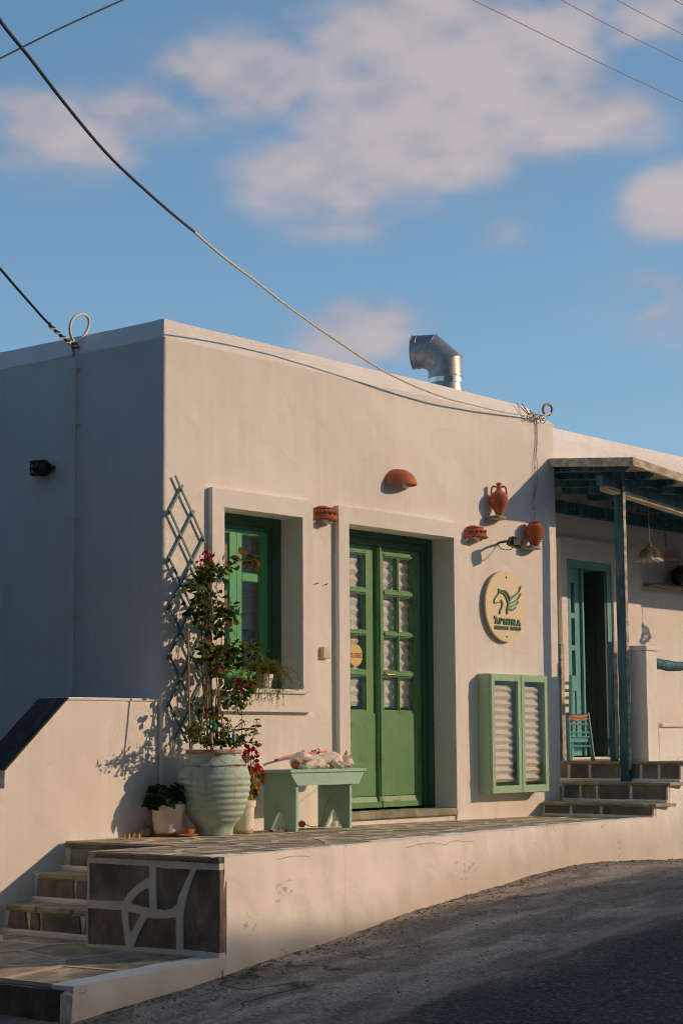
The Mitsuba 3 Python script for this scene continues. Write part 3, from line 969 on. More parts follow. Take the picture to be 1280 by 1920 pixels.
def drop(m):
    v = np.array(m.vertices)
    v[:, 2] -= DROP * np.maximum(v[:, 0] - 4.83, 0)
    return tm(v, m.faces)


PW = 'porch_parapet'
tag(PW, 'white parapet and square pillar at the edge of the porch, lit by the sun', 'wall')
add(f'{PW}__pillar', skew(rough_up(bx(5.285, 5.510, -.670, -.500, FZ - .01, 1.405, .008), .06, .003, 6, 3), 5.27), 'limewash', smooth=30)
add(f'{PW}__cap', skew(rough_up(bx(5.272, 5.524, -.684, -.488, 1.404, 1.446, .006), .06, .003, 8, 4), 5.27), 'limewash', smooth=30)
add(f'{PW}__low_wall', skew(rough_up(bx(5.510, 11.0, -.668, -.51, FZ - .01, .735, .006), .10, .003, 5, 6), 5.27), 'limewash', smooth=30)
add(f'{PW}__sill', skew(rough_up(bx(5.535, 11.0, -.690, -.48, .735, .772, .008), .10, .004, 6, 7), 5.27), 'plaster', smooth=30)
rp = [(x, sk(x, -.59, 5.27), 1.300 + .012 * math.sin(x * 5)) for x in np.linspace(5.512, 11, 40)]
add(f'{PW}__rail', rough_up(tube(rp, .044 + .004 * np.sin(np.linspace(0, 30, 40)), 10), .07, .007, 9, 2), 'blue_wood', smooth=40)
tag(f'{PW}__rail', 'rough hewn blue rail above the parapet')
add(f'{PW}__rail_bracket', skew(bx(5.511, 5.516, -.63, -.55, 1.22, 1.40), 5.27), 'black_iron')

# ------------------------------------------------------------------ the blue timber porch
PR = 'timber_porch'
tag(PR, 'blue timber porch with a pale edged lean-to roof over the teal door', 'porch')
SL = .0905


def roof_z(y):
    return 3.118 + SL * y


plan = Polygon([(4.83, 0.0), (4.83, -.835), (11.2, -.835 + SK * 6.37), (11.2, NY - .004), (HX + .004, NY - .004), (HX + .004, -.004), (4.83, -.004)])
m = prism(plan, 'xy', -.018, 0)
v = np.array(m.vertices)
v[:, 2] += roof_z(v[:, 1])
add(f'{PR}__roof_sheet', drop(tm(v, m.faces)), 'white_grey')
m = bx(4.828, 4.862, -.835, -.004, -.072, .004, .003)
v = np.array(m.vertices)
v[:, 2] += roof_z(v[:, 1])
add(f'{PR}__edge_board', rough_up(tm(v, m.faces), .08, .002, 6, 3), 'bleached_wood', smooth=30)
m = skew(bx(4.828, 11.2, -.862, -.836, -.070, .006, .003), 4.83)
v = np.array(m.vertices)
v[:, 2] += roof_z(-.84)
v[:, 2] += SL * SK * (v[:, 0] - 4.83)
add(f'{PR}__edge_board', rough_up(drop(tm(v, m.faces)), .12, .003, 6, 5), 'bleached_wood', smooth=30)
for i in range(13):
    x = 4.985 + .47 * i
    ye = -.76 + SK * (x - 4.83)
    y1 = -.006 if False else NY - .08
    pr = Polygon([(y1, roof_z(y1) - .016), (ye + .06, roof_z(ye + .06) - .016), (ye, roof_z(ye) - .030), (ye + .085, roof_z(ye + .085) - .098), (y1, roof_z(y1) - .098)])
    m = drop(prism(pr, 'yz', x - .028, x + .028))
    add(f'{PR}__rafter', m, 'blue_wood')
for j in range(11):
    a = -.76 + j * .155
    ms = []
    for seg in range(1):
        pass
    x0 = 4.95
    m = bx(4.95, 11.1, 0, .150, -.0165, -.004)
    v = np.array(m.vertices)
    v[:, 1] += a + SK * (v[:, 0] - 4.83) * np.clip((NY - a) / 1.7, 0, 1)
    v[:, 1] = np.minimum(v[:, 1], NY - .01)
    v[:, 2] += roof_z(v[:, 1]) - .0155
    if v[:, 1].max() - v[:, 1].min() > .05:
        add(f'{PR}__ceiling_board', drop(tm(v, m.faces)), 'white_grey' if j in (0, 1, 8, 9, 10) else 'blue_wood')
add(f'{PR}__beam', drop(skew(rough_up(bx(4.875, 11.0, -.53, -.452, 2.845, 2.936, .004), .1, .002, 6, 8), 4.875)), 'blue_wood', smooth=30)
add(f'{PR}__beam_lath', drop(skew(rough_up(bx(4.945, 11.0, -.545, -.452, 2.802, 2.846, .004), .1, .003, 6, 9), 4.875)), 'bleached_wood', smooth=30)
tag(f'{PR}__beam_lath', 'bleached lower edge of the porch beam')
for x in (5.205, 9.98):
    y = -.495 + SK * (x - 5.205)
    zb = .268 if x < 6 else FZ
    p = rough_up(bx(x - .022, x + .022, y - .036, y + .052, zb, 2.94 if x < 6 else 2.70, .004), .07, .003, 6, int(x))
    add(f'{PR}__post', p, 'blue_wood', smooth=30)
    add(f'{PR}__post_edge', rough_up(bx(x - .020, x + .024, y - .043, y - .0365, zb + .10, 2.86 if x < 6 else 2.58, .002), .07, .002, 8, int(x) + 1), 'bleached_wood', smooth=30)
add(f'{PR}__wall_plate', rough_up(bx(HX + .006, 11.1, NY - .075, NY - .004, 2.845, 2.965, .004), .15, .003, 5, 3), 'blue_wood', smooth=30)
for x in (5.9, 6.6, 7.5, 8.4, 9.3):
    add(f'{PR}__bolt', ball((x, NY - .077, 2.90), .012, 1), 'zinc')

# ---- gate posts at the head of the steps
for (x, y, lab) in ((5.262, .205, 'blue gate post half hidden by the corner of the white house'), (5.262, -.350, 'blue gate post with a pale front edge beside the porch post')):
    key = thing('gate_post', lab, 'gate post')
    add(f'{key}__board', rough_up(bx(x - .022, x + .022, y - .015, y + .040, FZ - .002, 1.492, .004), .08, .002, 6, 7), 'blue_wood', smooth=30)
    add(f'{key}__edge', rough_up(bx(x - .020, x + .036, y - .024, y - .0155, FZ + .02, 1.496, .003), .08, .0025, 9, 9), 'bleached_wood', smooth=30)

# ---- stool and chair on the porch
key = thing('rush_stool', 'low teal stool with a woven rush seat standing in front of the open teal door', 'stool')
legs = [((5.375, .205), (5.40, .225)), ((5.765, .195), (5.725, .22)), ((5.39, .575), (5.41, .55)), ((5.75, .575), (5.715, .55))]
for (a, b) in legs:
    add(f'{key}__leg', tube([(a[0], a[1], FZ), (b[0], b[1], FZ + .435)], [.021, .019], 8), 'teal_paint', smooth=40)
for z, r_ in ((.13, .009), (.215, .009), (.255, .010), (.33, .009)):
    t_ = z / .435
    q = [np.array([a[0] + (b[0] - a[0]) * t_, a[1] + (b[1] - a[1]) * t_, FZ + z]) for a, b in legs]
    for i, j in ((0, 1), (0, 2), (1, 3), (2, 3)):
        if z in (.33,) and (i, j) in ((0, 2), (1, 3)):
            continue
        add(f'{key}__rung', tube([q[i], q[j]], r_, 6), 'teal_paint', smooth=40)
q = [np.array([b[0], b[1], FZ + .40]) for a, b in legs]
add(f'{key}__apron', bx(5.40, 5.73, .214, .234, FZ + .165, FZ + .205, .004), 'teal_paint')
seat = []
for i in range(26):
    t_ = i / 25
    a, b = q[0] * (1 - t_) + q[2] * t_, q[1] * (1 - t_) + q[3] * t_
    sag = .012 * math.sin(math.pi * t_)
    mid = (a + b) / 2 - [0, 0, .016 + sag * .3]
    seat.append(tube(curve([a + [0, 0, .012], mid + [0, 0, .012], b + [0, 0, .012]], 9), .0135, 6))
    seat.append(tube(curve([a + [0, 0, -.016], mid + [0, 0, -.014], b + [0, 0, -.016]], 5), .0125, 6))
add(f'{key}__seat', cat(seat), 'rush', smooth=50)

key = thing('teal_chair', 'teal ladder back chair mostly hidden behind the corner of the white house', 'chair')
for (x, y, h) in ((6.02, .60, .80), (6.02, .90, .80), (5.64, .60, .44), (5.64, .90, .44)):
    add(f'{key}__leg', tube([(x, y, FZ), (x + (.03 if h > .5 else 0), y, FZ + h)], [.020, .018], 8), 'teal_paint', smooth=40)
for z in (.50, .57, .64, .71):
    add(f'{key}__back_slat', bx(6.028, 6.044, .61, .89, FZ + z, FZ + z + .030, .004), 'teal_paint')
add(f'{key}__seat', rough_up(bx(5.64, 6.02, .60, .90, FZ + .40, FZ + .435, .012), .05, .004, 20, 3), 'rush', smooth=40)
for z in (.14, .25):
    add(f'{key}__rung', cat([tube([(5.64, .60, FZ + z), (6.02, .60, FZ + z)], .009, 6), tube([(6.02, .60, FZ + z), (6.02, .90, FZ + z)], .009, 6), tube([(5.64, .60, FZ + z), (5.64, .90, FZ + z)], .009, 6)]), 'teal_paint', smooth=40)


# ---- lamps and shelf on the porch
def pendant(x, y, lab):
    key = thing('pendant_lamp', lab, 'lamp', None)
    zt_, zb_ = 2.99, 2.285
    add(f'{key}__cord', tube([(x, y, zb_ + .15), (x + .003, y, zt_)], .004, 6), 'grey_cable')
    pr = [(.010, .165), (.020, .150), (.026, .120), (.060, .108), (.085, .085), (.098, .055), (.103, .030), (.122, .006), (.128, .0)]
    pr = pr + [(a - .005, b - .003) for a, b in pr[::-1]]

    def wob(v, ph):
        s = np.clip((.035 - v[..., 2]) / .035, 0, 1)
        v[..., 2] += s * .009 * np.sin(ph * 12)
        return v
    rimp = [(.098, .030), (.122, .008), (.128, .0), (.126, -.004), (.118, .004), (.094, .026), (.098, .030)]
    add(f'{key}__rim', lathe(rimp, 72, (x, y, zb_), wob), 'pale_lamp', smooth=50)
    for a in np.linspace(0, 2 * math.pi, 20, endpoint=False):
        q = [(x + r_ * math.cos(a), y + r_ * math.sin(a), zb_ + z_) for r_, z_ in ((.010, .160), (.030, .130), (.066, .108), (.088, .080), (.099, .050), (.104, .026))]
        add(f'{key}__rib', tube(curve(q, 12), .0042, 5), 'rusty_wire', smooth=50)
    add(f'{key}__hoop', cat([tube([(x + r_ * math.cos(a), y + r_ * math.sin(a), zb_ + z_) for a in np.linspace(0, 6.283, 40)[:-1]], .0045, 5, closed=True) for r_, z_ in ((.066, .108), (.090, .076), (.100, .048))]), 'rusty_wire', smooth=50)
    add(f'{key}__cap', lathe([(.0, .175), (.014, .172), (.024, .150), (.034, .128), (.030, .126), (.0, .14)], 24, (x, y, zb_)), 'rusty_wire', smooth=40)
    add(f'{key}__bulb', ball((x, y, zb_ + .045), .03), 'bulb_glass', smooth=True)


pendant(6.20, -.20, 'small pendant lamp with a scalloped shade hanging from the porch roof in shade')
pendant(9.06, -.20, 'pendant lamp farther along the porch, out of the picture, casting its shadow on the wall')
key = thing('porch_shelf', 'stone shelf on the shaded porch wall carrying a dark jug', 'shelf')
a, b = P(1216, 1096, NY - .07), P(1275, 1100, NY - .07)
add(f'{key}__slab', rough_up(bx(a[0], a[0] + .95, NY - .17, NY, a[2] - .015, a[2] + .012, .006), .05, .006, 9, 4), 'slate_brown', smooth=35)
key = thing('lying_jug', 'dark jug lying on its side on the stone shelf of the porch wall', 'jug')
pr = [(.0, -.16), (.055, -.155), (.10, -.08), (.115, .0), (.095, .075), (.05, .13), (.036, .165), (.050, .195), (.040, .198), (.028, .165), (.0, .15)]
m = lathe(pr, 28)
m.apply_transform(trimesh.transformations.rotation_matrix(math.pi / 2 - .12, [0, 1, 0]))
m.apply_translation([a[0] + .60, NY - .13, a[2] + .125])
add(f'{key}__body', m, 'black_iron', smooth=50)
add(f'{key}__band', tube([(a[0] + .50 + 0 * t, NY - .13 + .110 * math.cos(t), a[2] + .122 + .110 * math.sin(t)) for t in np.linspace(0, 6.28, 30)[:-1]], .006, 6, closed=True), 'terracotta', smooth=50)


def dome_lamp(name, lab, c, rx, ry, h, holes, bsdf):
    """Half a clay bowl fixed to the wall, open below; holes: rows of pierced cells."""
    key = thing(name, lab, 'wall lamp')
    nu, nv = 64, 20
    u = np.linspace(0, math.pi, nu + 1)
    w = np.linspace(0, math.pi / 2, nv + 1)
    t_ = .013

    def surf(off):
        U, V = np.meshgrid(u, w, indexing='ij')
        k = np.cos(V) ** .9
        return np.stack([c[0] - np.cos(U) * (rx - off) * k, -np.sin(U) * (ry - off) * k, c[2] + (h - off) * np.sin(V) ** 1.0], -1)
    O, I = surf(0), surf(t_)
    keep = np.ones((nu, nv), bool)
    for (i0, i1, j0, j1) in holes:
        for j in range(j0, j1):                                # triangles: narrower towards the top
            sh = int(round((i1 - i0) * .5 * (j - j0) / (j1 - j0)))
            keep[i0 + sh:i1 - sh, j] = False
    n2 = nv + 1
    vid = lambda i, j, s: (i * n2 + j) + s * (nu + 1) * n2
    F = []
    for i in range(nu):
        for j in range(nv):
            if not keep[i, j]:
                continue
            F += [[vid(i, j, 0), vid(i + 1, j, 0), vid(i + 1, j + 1, 0)], [vid(i, j, 0), vid(i + 1, j + 1, 0), vid(i, j + 1, 0)]]
            F += [[vid(i, j, 1), vid(i + 1, j + 1, 1), vid(i + 1, j, 1)], [vid(i, j, 1), vid(i, j + 1, 1), vid(i + 1, j + 1, 1)]]
            for di, dj, p, q in ((-1, 0, (i, j), (i, j + 1)), (1, 0, (i + 1, j), (i + 1, j + 1)), (0, -1, (i, j), (i + 1, j)), (0, 1, (i, j + 1), (i + 1, j + 1))):
                a_, b_ = i + di, j + dj
                if not (0 <= a_ < nu and 0 <= b_ < nv) or not keep[a_, b_]:
                    F += [[vid(*p, 0), vid(*q, 0), vid(*q, 1)], [vid(*p, 0), vid(*q, 1), vid(*p, 1)]]
    V = np.vstack([O.reshape(-1, 3), I.reshape(-1, 3)])
    if holes:
        V = V + (meshkit.noise(V * 70, 3)[:, None] - .5) * .005 * np.array([1, 1, .6])
    add(f'{key}__shade', tm(V, F), bsdf, smooth=40)
    if holes:
        rim = [(c[0] - math.cos(a) * (rx + .002), -math.sin(a) * (ry + .002), c[2] + .010) for a in np.linspace(.02, math.pi - .02, 40)]
        rim2 = [(c[0] - math.cos(a) * (rx * .93), -math.sin(a) * (ry * .93), c[2] + h * .52 + .006 * math.sin(a * 22)) for a in np.linspace(.02, math.pi - .02, 90)]
        rim3 = [(c[0] - math.cos(a) * (rx * .74), -math.sin(a) * (ry * .74), c[2] + h * .78) for a in np.linspace(.05, math.pi - .05, 60)]
        add(f'{key}__relief', cat([tube(rim, .006, 6), tube(rim2, .005, 6), tube(rim3, .005, 6)]), bsdf, smooth=50)
    bc = (c[0] + rx * .10, -ry * .50, c[2] + .004)
    add(f'{key}__bulb', cat([ball(bc, .034, 3), tube([np.array(bc) + [0, .02, .02], np.array(bc) + [0, .07, .05]], .016, 10)]), 'bulb_glass', smooth=60)
    add(f'{key}__lamp_holder', tube([np.array(bc) + [0, .04, .035], (bc[0], .0, bc[2] + .07)], .018, 10), 'white_enamel', smooth=50)
    return key


tri = [(6 + 9 * i, 11 + 9 * i, 4, 9) for i in range(6)]
dome_lamp('clay_wall_lamp', 'pierced terracotta wall lamp between the window and the green door', (1.692, 0, 2.285), .122, .122, .118, tri, 'terracotta')
dome_lamp('clay_wall_lamp', 'large plain orange terracotta wall lamp high above the green door', (2.628, 0, 2.655), .160, .157, .128, [], 'terracotta')
dome_lamp('clay_wall_lamp', 'pierced terracotta wall lamp to the right of the green door under the amphora', (3.652, 0, 2.308), .122, .122, .112, tri, 'terracotta')
dome_lamp('pale_wall_lamp', 'pale pierced wall lamp on the shaded porch wall above the dark jug', (8.62, 0, 2.52), .15, .15, .13, tri, 'pale_lamp')
for k in [k for k in scene if k.startswith('pale_wall_lamp__')]:
    scene[k]['to_world'] = T().translate([0, NY, 0])
add('pale_wall_lamp__wire', tube([(8.50, NY - .008, 2.66), (8.49, NY - .008, 2.85)], .007, 6), 'grey_cable')


# ---- amphora and ribbed jar on stone shelves
def wall_shelf(x, z, w, d, seed, lab):
    key = thing('stone_shelf', lab, 'shelf')
    r = np.random.default_rng(seed)
    pts = [(-w / 2, .03), (w / 2, .03)] + [(math.cos(a) * w / 2 * r.uniform(.92, 1.05), -d * abs(math.sin(a)) ** .6 * r.uniform(.9, 1.06)) for a in np.linspace(-.05, -math.pi + .05, 11)]
    p = Polygon([(x + a, b) for a, b in pts]).convex_hull
    add(f'{key}__slab', rough_up(prism(p, 'xy', z - .022, z), .04, .006, 12, seed), 'paving_green', smooth=35)
    add(f'{key}__mortar', rough_up(ball((x - .01, -d * .5, z), .036, 2, (1.2, 1, .42)), .03, .01, 20, seed), 'limewash', smooth=40)


wall_shelf(3.925, 2.512, .215, .135, 3, 'ragged stone shelf under the tall amphora right of the door')
wall_shelf(4.452, 2.296, .215, .130, 8, 'ragged stone shelf under the squat ribbed jar near the house corner')
key = thing('amphora', 'tall terracotta amphora with two handles on the upper stone shelf', 'amphora')
pr = [(.0, .0), (.048, .0), (.052, .012), (.075, .05), (.108, .105), (.127, .155), (.128, .185), (.112, .225), (.078, .252), (.046, .268), (.036, .285), (.034, .325), (.040, .345), (.042, .352), (.034, .353), (.027, .33), (.026, .28)]
ax, ay, az = 3.925, -.082, 2.520
pr = np.array(pr) * [.60, .79]
pr[:, 0] = np.where(pr[:, 0] < .02, pr[:, 0], pr[:, 0])
add(f'{key}__body', lathe(np.vstack([curve(pr, 60)]), 40, (ax, ay, az)), 'terracotta', smooth=50)
for s_ in (-1, 1):
    hp = curve([np.array([ax, ay, az]) + RGT * s_ * a_ + [0, 0, b_] for a_, b_ in ((.020, .240), (.044, .250), (.060, .232), (.064, .205), (.066, .178))], 22)
    add(f'{key}__handle', tube(hp, .0075, 8), 'terracotta', smooth=50)
key = thing('ribbed_jar', 'squat ribbed terracotta jar on the lower stone shelf near the house corner', 'jar')
z = np.linspace(0, 1, 90)
rad = np.interp(z, [0, .12, .35, .62, .80, .90, .93, 1.0], [.062, .082, .120, .146, .128, .088, .082, .095])
rad = gaussian_filter1d(rad, 2.0) + .0048 * np.sin(z * 2 * math.pi * 13) * (z < .88) * (z > .12)
rad *= .59
pr = np.stack([rad, z * .205], 1)
pr = np.vstack([[0, 0], pr, [.048, .204], [.043, .175], [.058, .13]])
jx, jy, jz = 4.455, -.084, 2.304
add(f'{key}__body', lathe(pr, 44, (jx, jy, jz)), 'terracotta', smooth=50)
for a in (2.9, -.25):
    ca, sa = math.cos(a), -abs(math.sin(a))
    hp = curve([(jx + ca * .060, jy + sa * .060, jz + .180), (jx + ca * .082, jy + sa * .082, jz + .178), (jx + ca * .090, jy + sa * .090, jz + .158), (jx + ca * .082, jy + sa * .082, jz + .140)], 14)
    add(f'{key}__handle', tube(hp, .006, 7), 'terracotta', smooth=50)
key = thing('floodlight', 'small black floodlight on a bent arm beside the ribbed jar', 'floodlight')
ap = curve([P(932, 1021, -.01), P(938, 1017, -.10), P(950, 1015, -.18), P(957, 1017, -.22)], 20)
add(f'{key}__arm', tube(ap, .011, 8), 'black_iron', smooth=50)
m = bx(-.055, .055, -.045, .045, -.04, .035, .008)
m.apply_transform(trimesh.transformations.rotation_matrix(.35, [0, 1, 0]))
m.apply_transform(trimesh.transformations.rotation_matrix(-.6, [0, 0, 1]))
m.apply_translation(P(965, 1017, -.24))
add(f'{key}__housing', m, 'black_iron')
m = bx(-.03, .03, -.050, -.046, -.028, .02)
m.apply_transform(trimesh.transformations.rotation_matrix(-.6, [0, 0, 1]))
m.apply_translation(P(965, 1017, -.24))
add(f'{key}__lens', m, 'zinc')
add(f'{key}__wire', tube(curve([P(934, 1021, -.01), P(942, 1030, -.08), P(955, 1031, -.16), P(962, 1024, -.22)], 20), .004, 6), 'black_rubber', smooth=50)

# ------------------------------------------------------------------ oval board with the winged horse
key = thing('shop_sign', 'round cream sign board with a green winged horse and raised lettering right of the door', 'sign')
SC = P(949, 1136.5, -.045)
disc = Point(SC[0], SC[2]).buffer(.303, quad_segs=40)
plate = prism(disc, 'xz', -.045, -.030)
add(f'{key}__board', plate, 'sign_cream', smooth=30)
add(f'{key}__spacer', prism(Point(SC[0], SC[2]).buffer(.15), 'xz', -.030, .0), 'black_iron')


def Z(pts):
    return [tuple(P(905 + a / 12.8, 1060 + b / 12.8, -.047)[[0, 2]]) for a, b in pts]


dark = [stroke(Z(q), w0 * .001, w1 * .001) for q, w0, w1 in (
    ([(375, 570), (382, 640), (330, 730), (270, 830), (262, 870), (282, 905), (340, 895), (400, 880), (440, 830)], 11, 7),
    ([(382, 575), (405, 615), (420, 640), (480, 665), (540, 740), (570, 800), (592, 880)], 10, 15),
    ([(450, 605), (500, 610), (570, 660), (610, 730), (640, 790)], 10, 15),
    ([(445, 860), (460, 930), (450, 1000), (410, 1080), (400, 1150)], 12, 15),
    ([(575, 1150), (580, 1050), (600, 930), (640, 830), (700, 760), (800, 690), (850, 640), (880, 570), (895, 515)], 17, 10),
    ([(640, 930), (690, 890), (760, 860), (830, 800), (895, 690)], 9, 12),
    ([(605, 985), (680, 985), (750, 960), (800, 930), (840, 880)], 9, 10),
    ([(600, 1040), (650, 1060), (705, 1082), (750, 1040), (780, 1005)], 10, 8))]
wing = [Polygon(Z(q)) for q in ([(640, 850), (700, 770), (800, 700), (850, 660), (800, 760), (720, 820), (650, 880)], [(650, 920), (720, 880), (800, 850), (890, 720), (840, 860), (760, 900)],
                                [(620, 980), (690, 940), (780, 900), (830, 890), (780, 960), (700, 982)], [(605, 1030), (690, 1010), (775, 1010), (720, 1070), (660, 1055)])]
add(f'{key}__wing', prism(union_all(wing), 'xz', -.048, -.045), 'bench_paint')
add(f'{key}__horse', prism(union_all(dark), 'xz', -.055, -.045), 'sign_green')


def lay(text, px0, px1, pyb0, h, bold=True):
    a, b = P(px0, pyb0, -.045), P(px1, pyb0, -.045)
    t = text_poly(text, h, bold)
    x0, y0, x1, y1 = t.bounds
    t = affinity.scale(t, (b[0] - a[0]) / (x1 - x0), 1, origin=(x0, 0))
    return affinity.translate(t, a[0] - x0, a[2])


l1 = union_all([lay(ch, a_, b_, y_, .052) for ch, a_, b_, y_ in (("'", 925.8, 928.2, 1166.5), ('A', 926.8, 933.0, 1169.2), ('P', 935.6, 940.6, 1170.0), ('H', 943.4, 949.6, 1171.3), ('I', 952.4, 955.0, 1171.8), ('N', 957.8, 964.6, 1172.6), ('A', 967.2, 974.8, 1173.6))])
l2 = [lay('HANDMADE', 926.8, 952.8, 1179.6, .029, False).buffer(.0008), lay('WORLD', 956.5, 974.8, 1181.6, .029, False).buffer(.0008)]
zc = SC[2] - .153
l1 = affinity.translate(l1, 0, 0)
add(f'{key}__lettering', prism(l1, 'xz', -.056, -.045), 'sign_green')
for w_ in l2:
    add(f'{key}__lettering', prism(w_, 'xz', -.054, -.045), 'sign_green')
for dz in (.245, -.262):
    add(f'{key}__screw', ball((SC[0], -.046, SC[2] + dz), .008, 1), 'black_iron')

# ------------------------------------------------------------------ mint cupboard on the wall with two glazed doors
C_ = thing('meter_cupboard', 'mint green wall cupboard with two glazed doors and pleated white curtains', 'cupboard')
CX, CZ, CD = (3.688, 4.522), (.188, 1.180), .140
shell = man(bx(CX[0], CX[1], -CD + .022, .0, CZ[0], CZ[1], .003)) - man(bx(CX[0] + .018, CX[1] - .018, -CD - .1, -.008, CZ[0] + .02, CZ[1] - .02))
k = shell.to_mesh()
add(f'{C_}__body', trimesh.Trimesh(k.vert_properties[:, :3], k.tri_verts), 'mint_paint')
for i, (a, b) in enumerate(((CX[0] + .004, 4.117), (4.129, CX[1] - .002))):
    gi = (a + .042, b - .042, CZ[0] + .066, CZ[1] - .060)
    add(f'{C_}__door', prism(frame_rings((a, b, CZ[0] + .006, CZ[1] - .006), gi), 'xz', -CD, -CD + .021), 'mint_paint')
    dk = f'{C_}__door' + ('' if i == 0 else '_001')
    add(f'{dk}__pane', bx(gi[0] - .006, gi[1] + .006, -CD + .012, -CD + .0135, gi[2] - .006, gi[3] + .006), 'pane_glass')
    pts, z, s_ = [], gi[3] - .035, 0
    rr = np.random.default_rng(i + 2)
    while z > gi[2] + .004:
        pts.append((-.095 if s_ else -.070, z))
        z -= .0310
        s_ ^= 1
    V = []
    for j, (y, z) in enumerate(pts):
        shr = .02 * math.exp(-((j - 3) / 3.0) ** 2) if j % 2 else .0
        V += [(gi[0] - .02, y, z), (gi[1] - .012 - shr - .008 * (j % 2), y - .004 * rr.random(), z + .003 * rr.normal())]
    F = [q for j in range(len(pts) - 1) for q in ([2 * j, 2 * j + 1, 2 * j + 3], [2 * j, 2 * j + 3, 2 * j + 2])]
    add(f'{dk}__curtain', tm(V, F), 'curtain')
    for z in (CZ[0] + .15, CZ[1] - .12):
        xh = a - .004 if i == 0 else b + .0
        add(f'{dk}__hinge', tube([(xh, -CD + .004, z - .028), (xh, -CD + .004, z + .028)], .007, 8), 'mint_paint', smooth=50)
add(f'{C_}__door_001__keyhole', ball((4.148, -CD - .001, .60), .006, 1), 'brass')

key = thing('doorbell_box', 'small beige box on the white wall between the window and the green door', 'switch box')
c = P(610, 1224, -.02)
add(f'{key}__cover', bx(c[0] - .040, c[0] + .042, -.034, .0, c[2] - .044, c[2] + .044, .006), 'beige_plastic')
for px, py in ((591, 1095), (608, 1097)):
    c = P(px, py, 0)
    key = thing('wall_hook', ('left' if px < 600 else 'right') + ' one of two tiny dark hooks in the wall above the beige box', 'hook', 'dark hooks in the wall')
    add(f'{key}__pin', tube([(c[0], .004, c[2]), (c[0], -.02, c[2] + .002), (c[0] + .006, -.024, c[2] + .010)], .004, 6), 'black_iron')

# ------------------------------------------------------------------ the shaded side wall: conduit and bulkhead lamp
key = thing('wall_conduit', 'white plastic conduit with clips running down the shaded side wall', 'conduit')
add(f'{key}__pipe', tube([(-.024, .895, .50), (-.024, .895, 3.40)], .021, 12), 'plaster', smooth=50)
add(f'{key}__lead', tube(curve([(-.024, .895, 3.40), (-.024, .90, 3.46), (-.01, .91, 3.52), (.0, .93, 3.55)], 12), .009, 7), 'grey_cable', smooth=50)
for z in (3.327, 2.915, 2.239, 1.533):
    add(f'{key}__clip', cat([bx(-.048, .0, .872, .918, z - .010, z + .010, .003), bx(-.018, .0, .838, .875, z - .009, z + .009, .003)]), 'plaster')
key = thing('bulkhead_lamp', 'black caged bulkhead lamp on the shaded side wall left of the conduit', 'wall lamp')
c = np.array([0, 1.225, 2.622])
prof_ = affinity.scale(Point(0, 0).buffer(1, quad_segs=12), .086, .054)
m = prism(affinity.translate(prof_, c[1], c[2]), 'yz', -.036, .0)
add(f'{key}__base', m, 'black_iron', smooth=40)
add(f'{key}__glass', ball(c - [.040, 0, 0], 1, 3, (.058, .070, .042)), 'smoky_glass', smooth=True)
for a in (-.5, .0, .5):
    pts = [(-.036 - .072 * math.sin(t), c[1] + .080 * math.cos(t), c[2] + a * .09) for t in np.linspace(0, math.pi, 18)]
    add(f'{key}__cage_bar', tube(pts, .0065, 6), 'black_iron', smooth=50)
for a in (-.042, .0, .042):
    pts = [(-.036 - (.074 - abs(a) * .3) * math.sin(t), c[1] + a, c[2] + .054 * math.cos(t)) for t in np.linspace(0, math.pi, 14)]
    add(f'{key}__cage_bar', tube(pts, .0065, 6), 'black_iron', smooth=50)
add(f'{key}__gland', tube([(-.020, c[1] - .075, c[2] - .005), (-.020, c[1] - .125, c[2] - .005)], .017, 10), 'black_iron', smooth=50)

# ------------------------------------------------------------------ galvanised flue on the roof
key = thing('flue_pipe', 'galvanised steel flue elbow turned aside on the flat roof', 'flue')
V0 = np.array(P(834, 657, 1.0))
dd = -RGT * math.cos(.26) + np.array([FWD[0], FWD[1], 0]) / math.hypot(FWD[0], FWD[1]) * math.sin(.26)
dd[2] = 0
dd /= np.linalg.norm(dd)
up = np.array([0, 0, 1.])
R = .155
base = np.array([V0[0], V0[1], 3.57])
k1 = np.array([V0[0], V0[1], P(834, 682, 1.0)[2]])
k2 = k1 + dd * .135 + up * .125
k3 = k2 + dd * .165
pathp = [base, k1, k2, k3]
dirs = [up, (k2 - k1) / np.linalg.norm(k2 - k1), dd]


def ring(c, nrm, axis, rad):
    """The cut of a round pipe along `axis` by the plane through c with normal nrm."""
    s = np.cross(dd, up)
    s /= np.linalg.norm(s)
    o = np.cross(s, axis)
    ph = np.linspace(0, 2 * np.pi, 48, endpoint=False)
    pts = c + rad * (np.cos(ph)[:, None] * s + np.sin(ph)[:, None] * o)
    t = ((c - pts) @ nrm) / (axis @ nrm)
    return pts + t[:, None] * axis


for i in range(3):
    n0 = dirs[0] if i == 0 else dirs[i - 1] + dirs[i]
    n1 = dirs[2] if i == 2 else dirs[i] + dirs[i + 1]
    a, b = ring(pathp[i], n0, dirs[i], R), ring(pathp[i + 1], n1, dirs[i], R)
    ai, bi = ring(pathp[i], n0, dirs[i], R - .004), ring(pathp[i + 1], n1, dirs[i], R - .004)
    v = np.vstack([a, b, ai, bi])
    n = 48
    F = []
    for q in range(n):
        w = (q + 1) % n
        F += [[q, w, n + w], [q, n + w, n + q], [2 * n + q, 3 * n + w, 2 * n + w], [2 * n + q, 3 * n + q, 3 * n + w], [n + q, n + w, 3 * n + w], [n + q, 3 * n + w, 3 * n + q]]
    add(f'{key}__segment', tm(v, F), 'zinc', smooth=30)
    if i < 2:
        add(f'{key}__seam', tube(ring(pathp[i + 1], n1, dirs[i], R + .001), .0045, 6, closed=True), 'zinc', smooth=50)
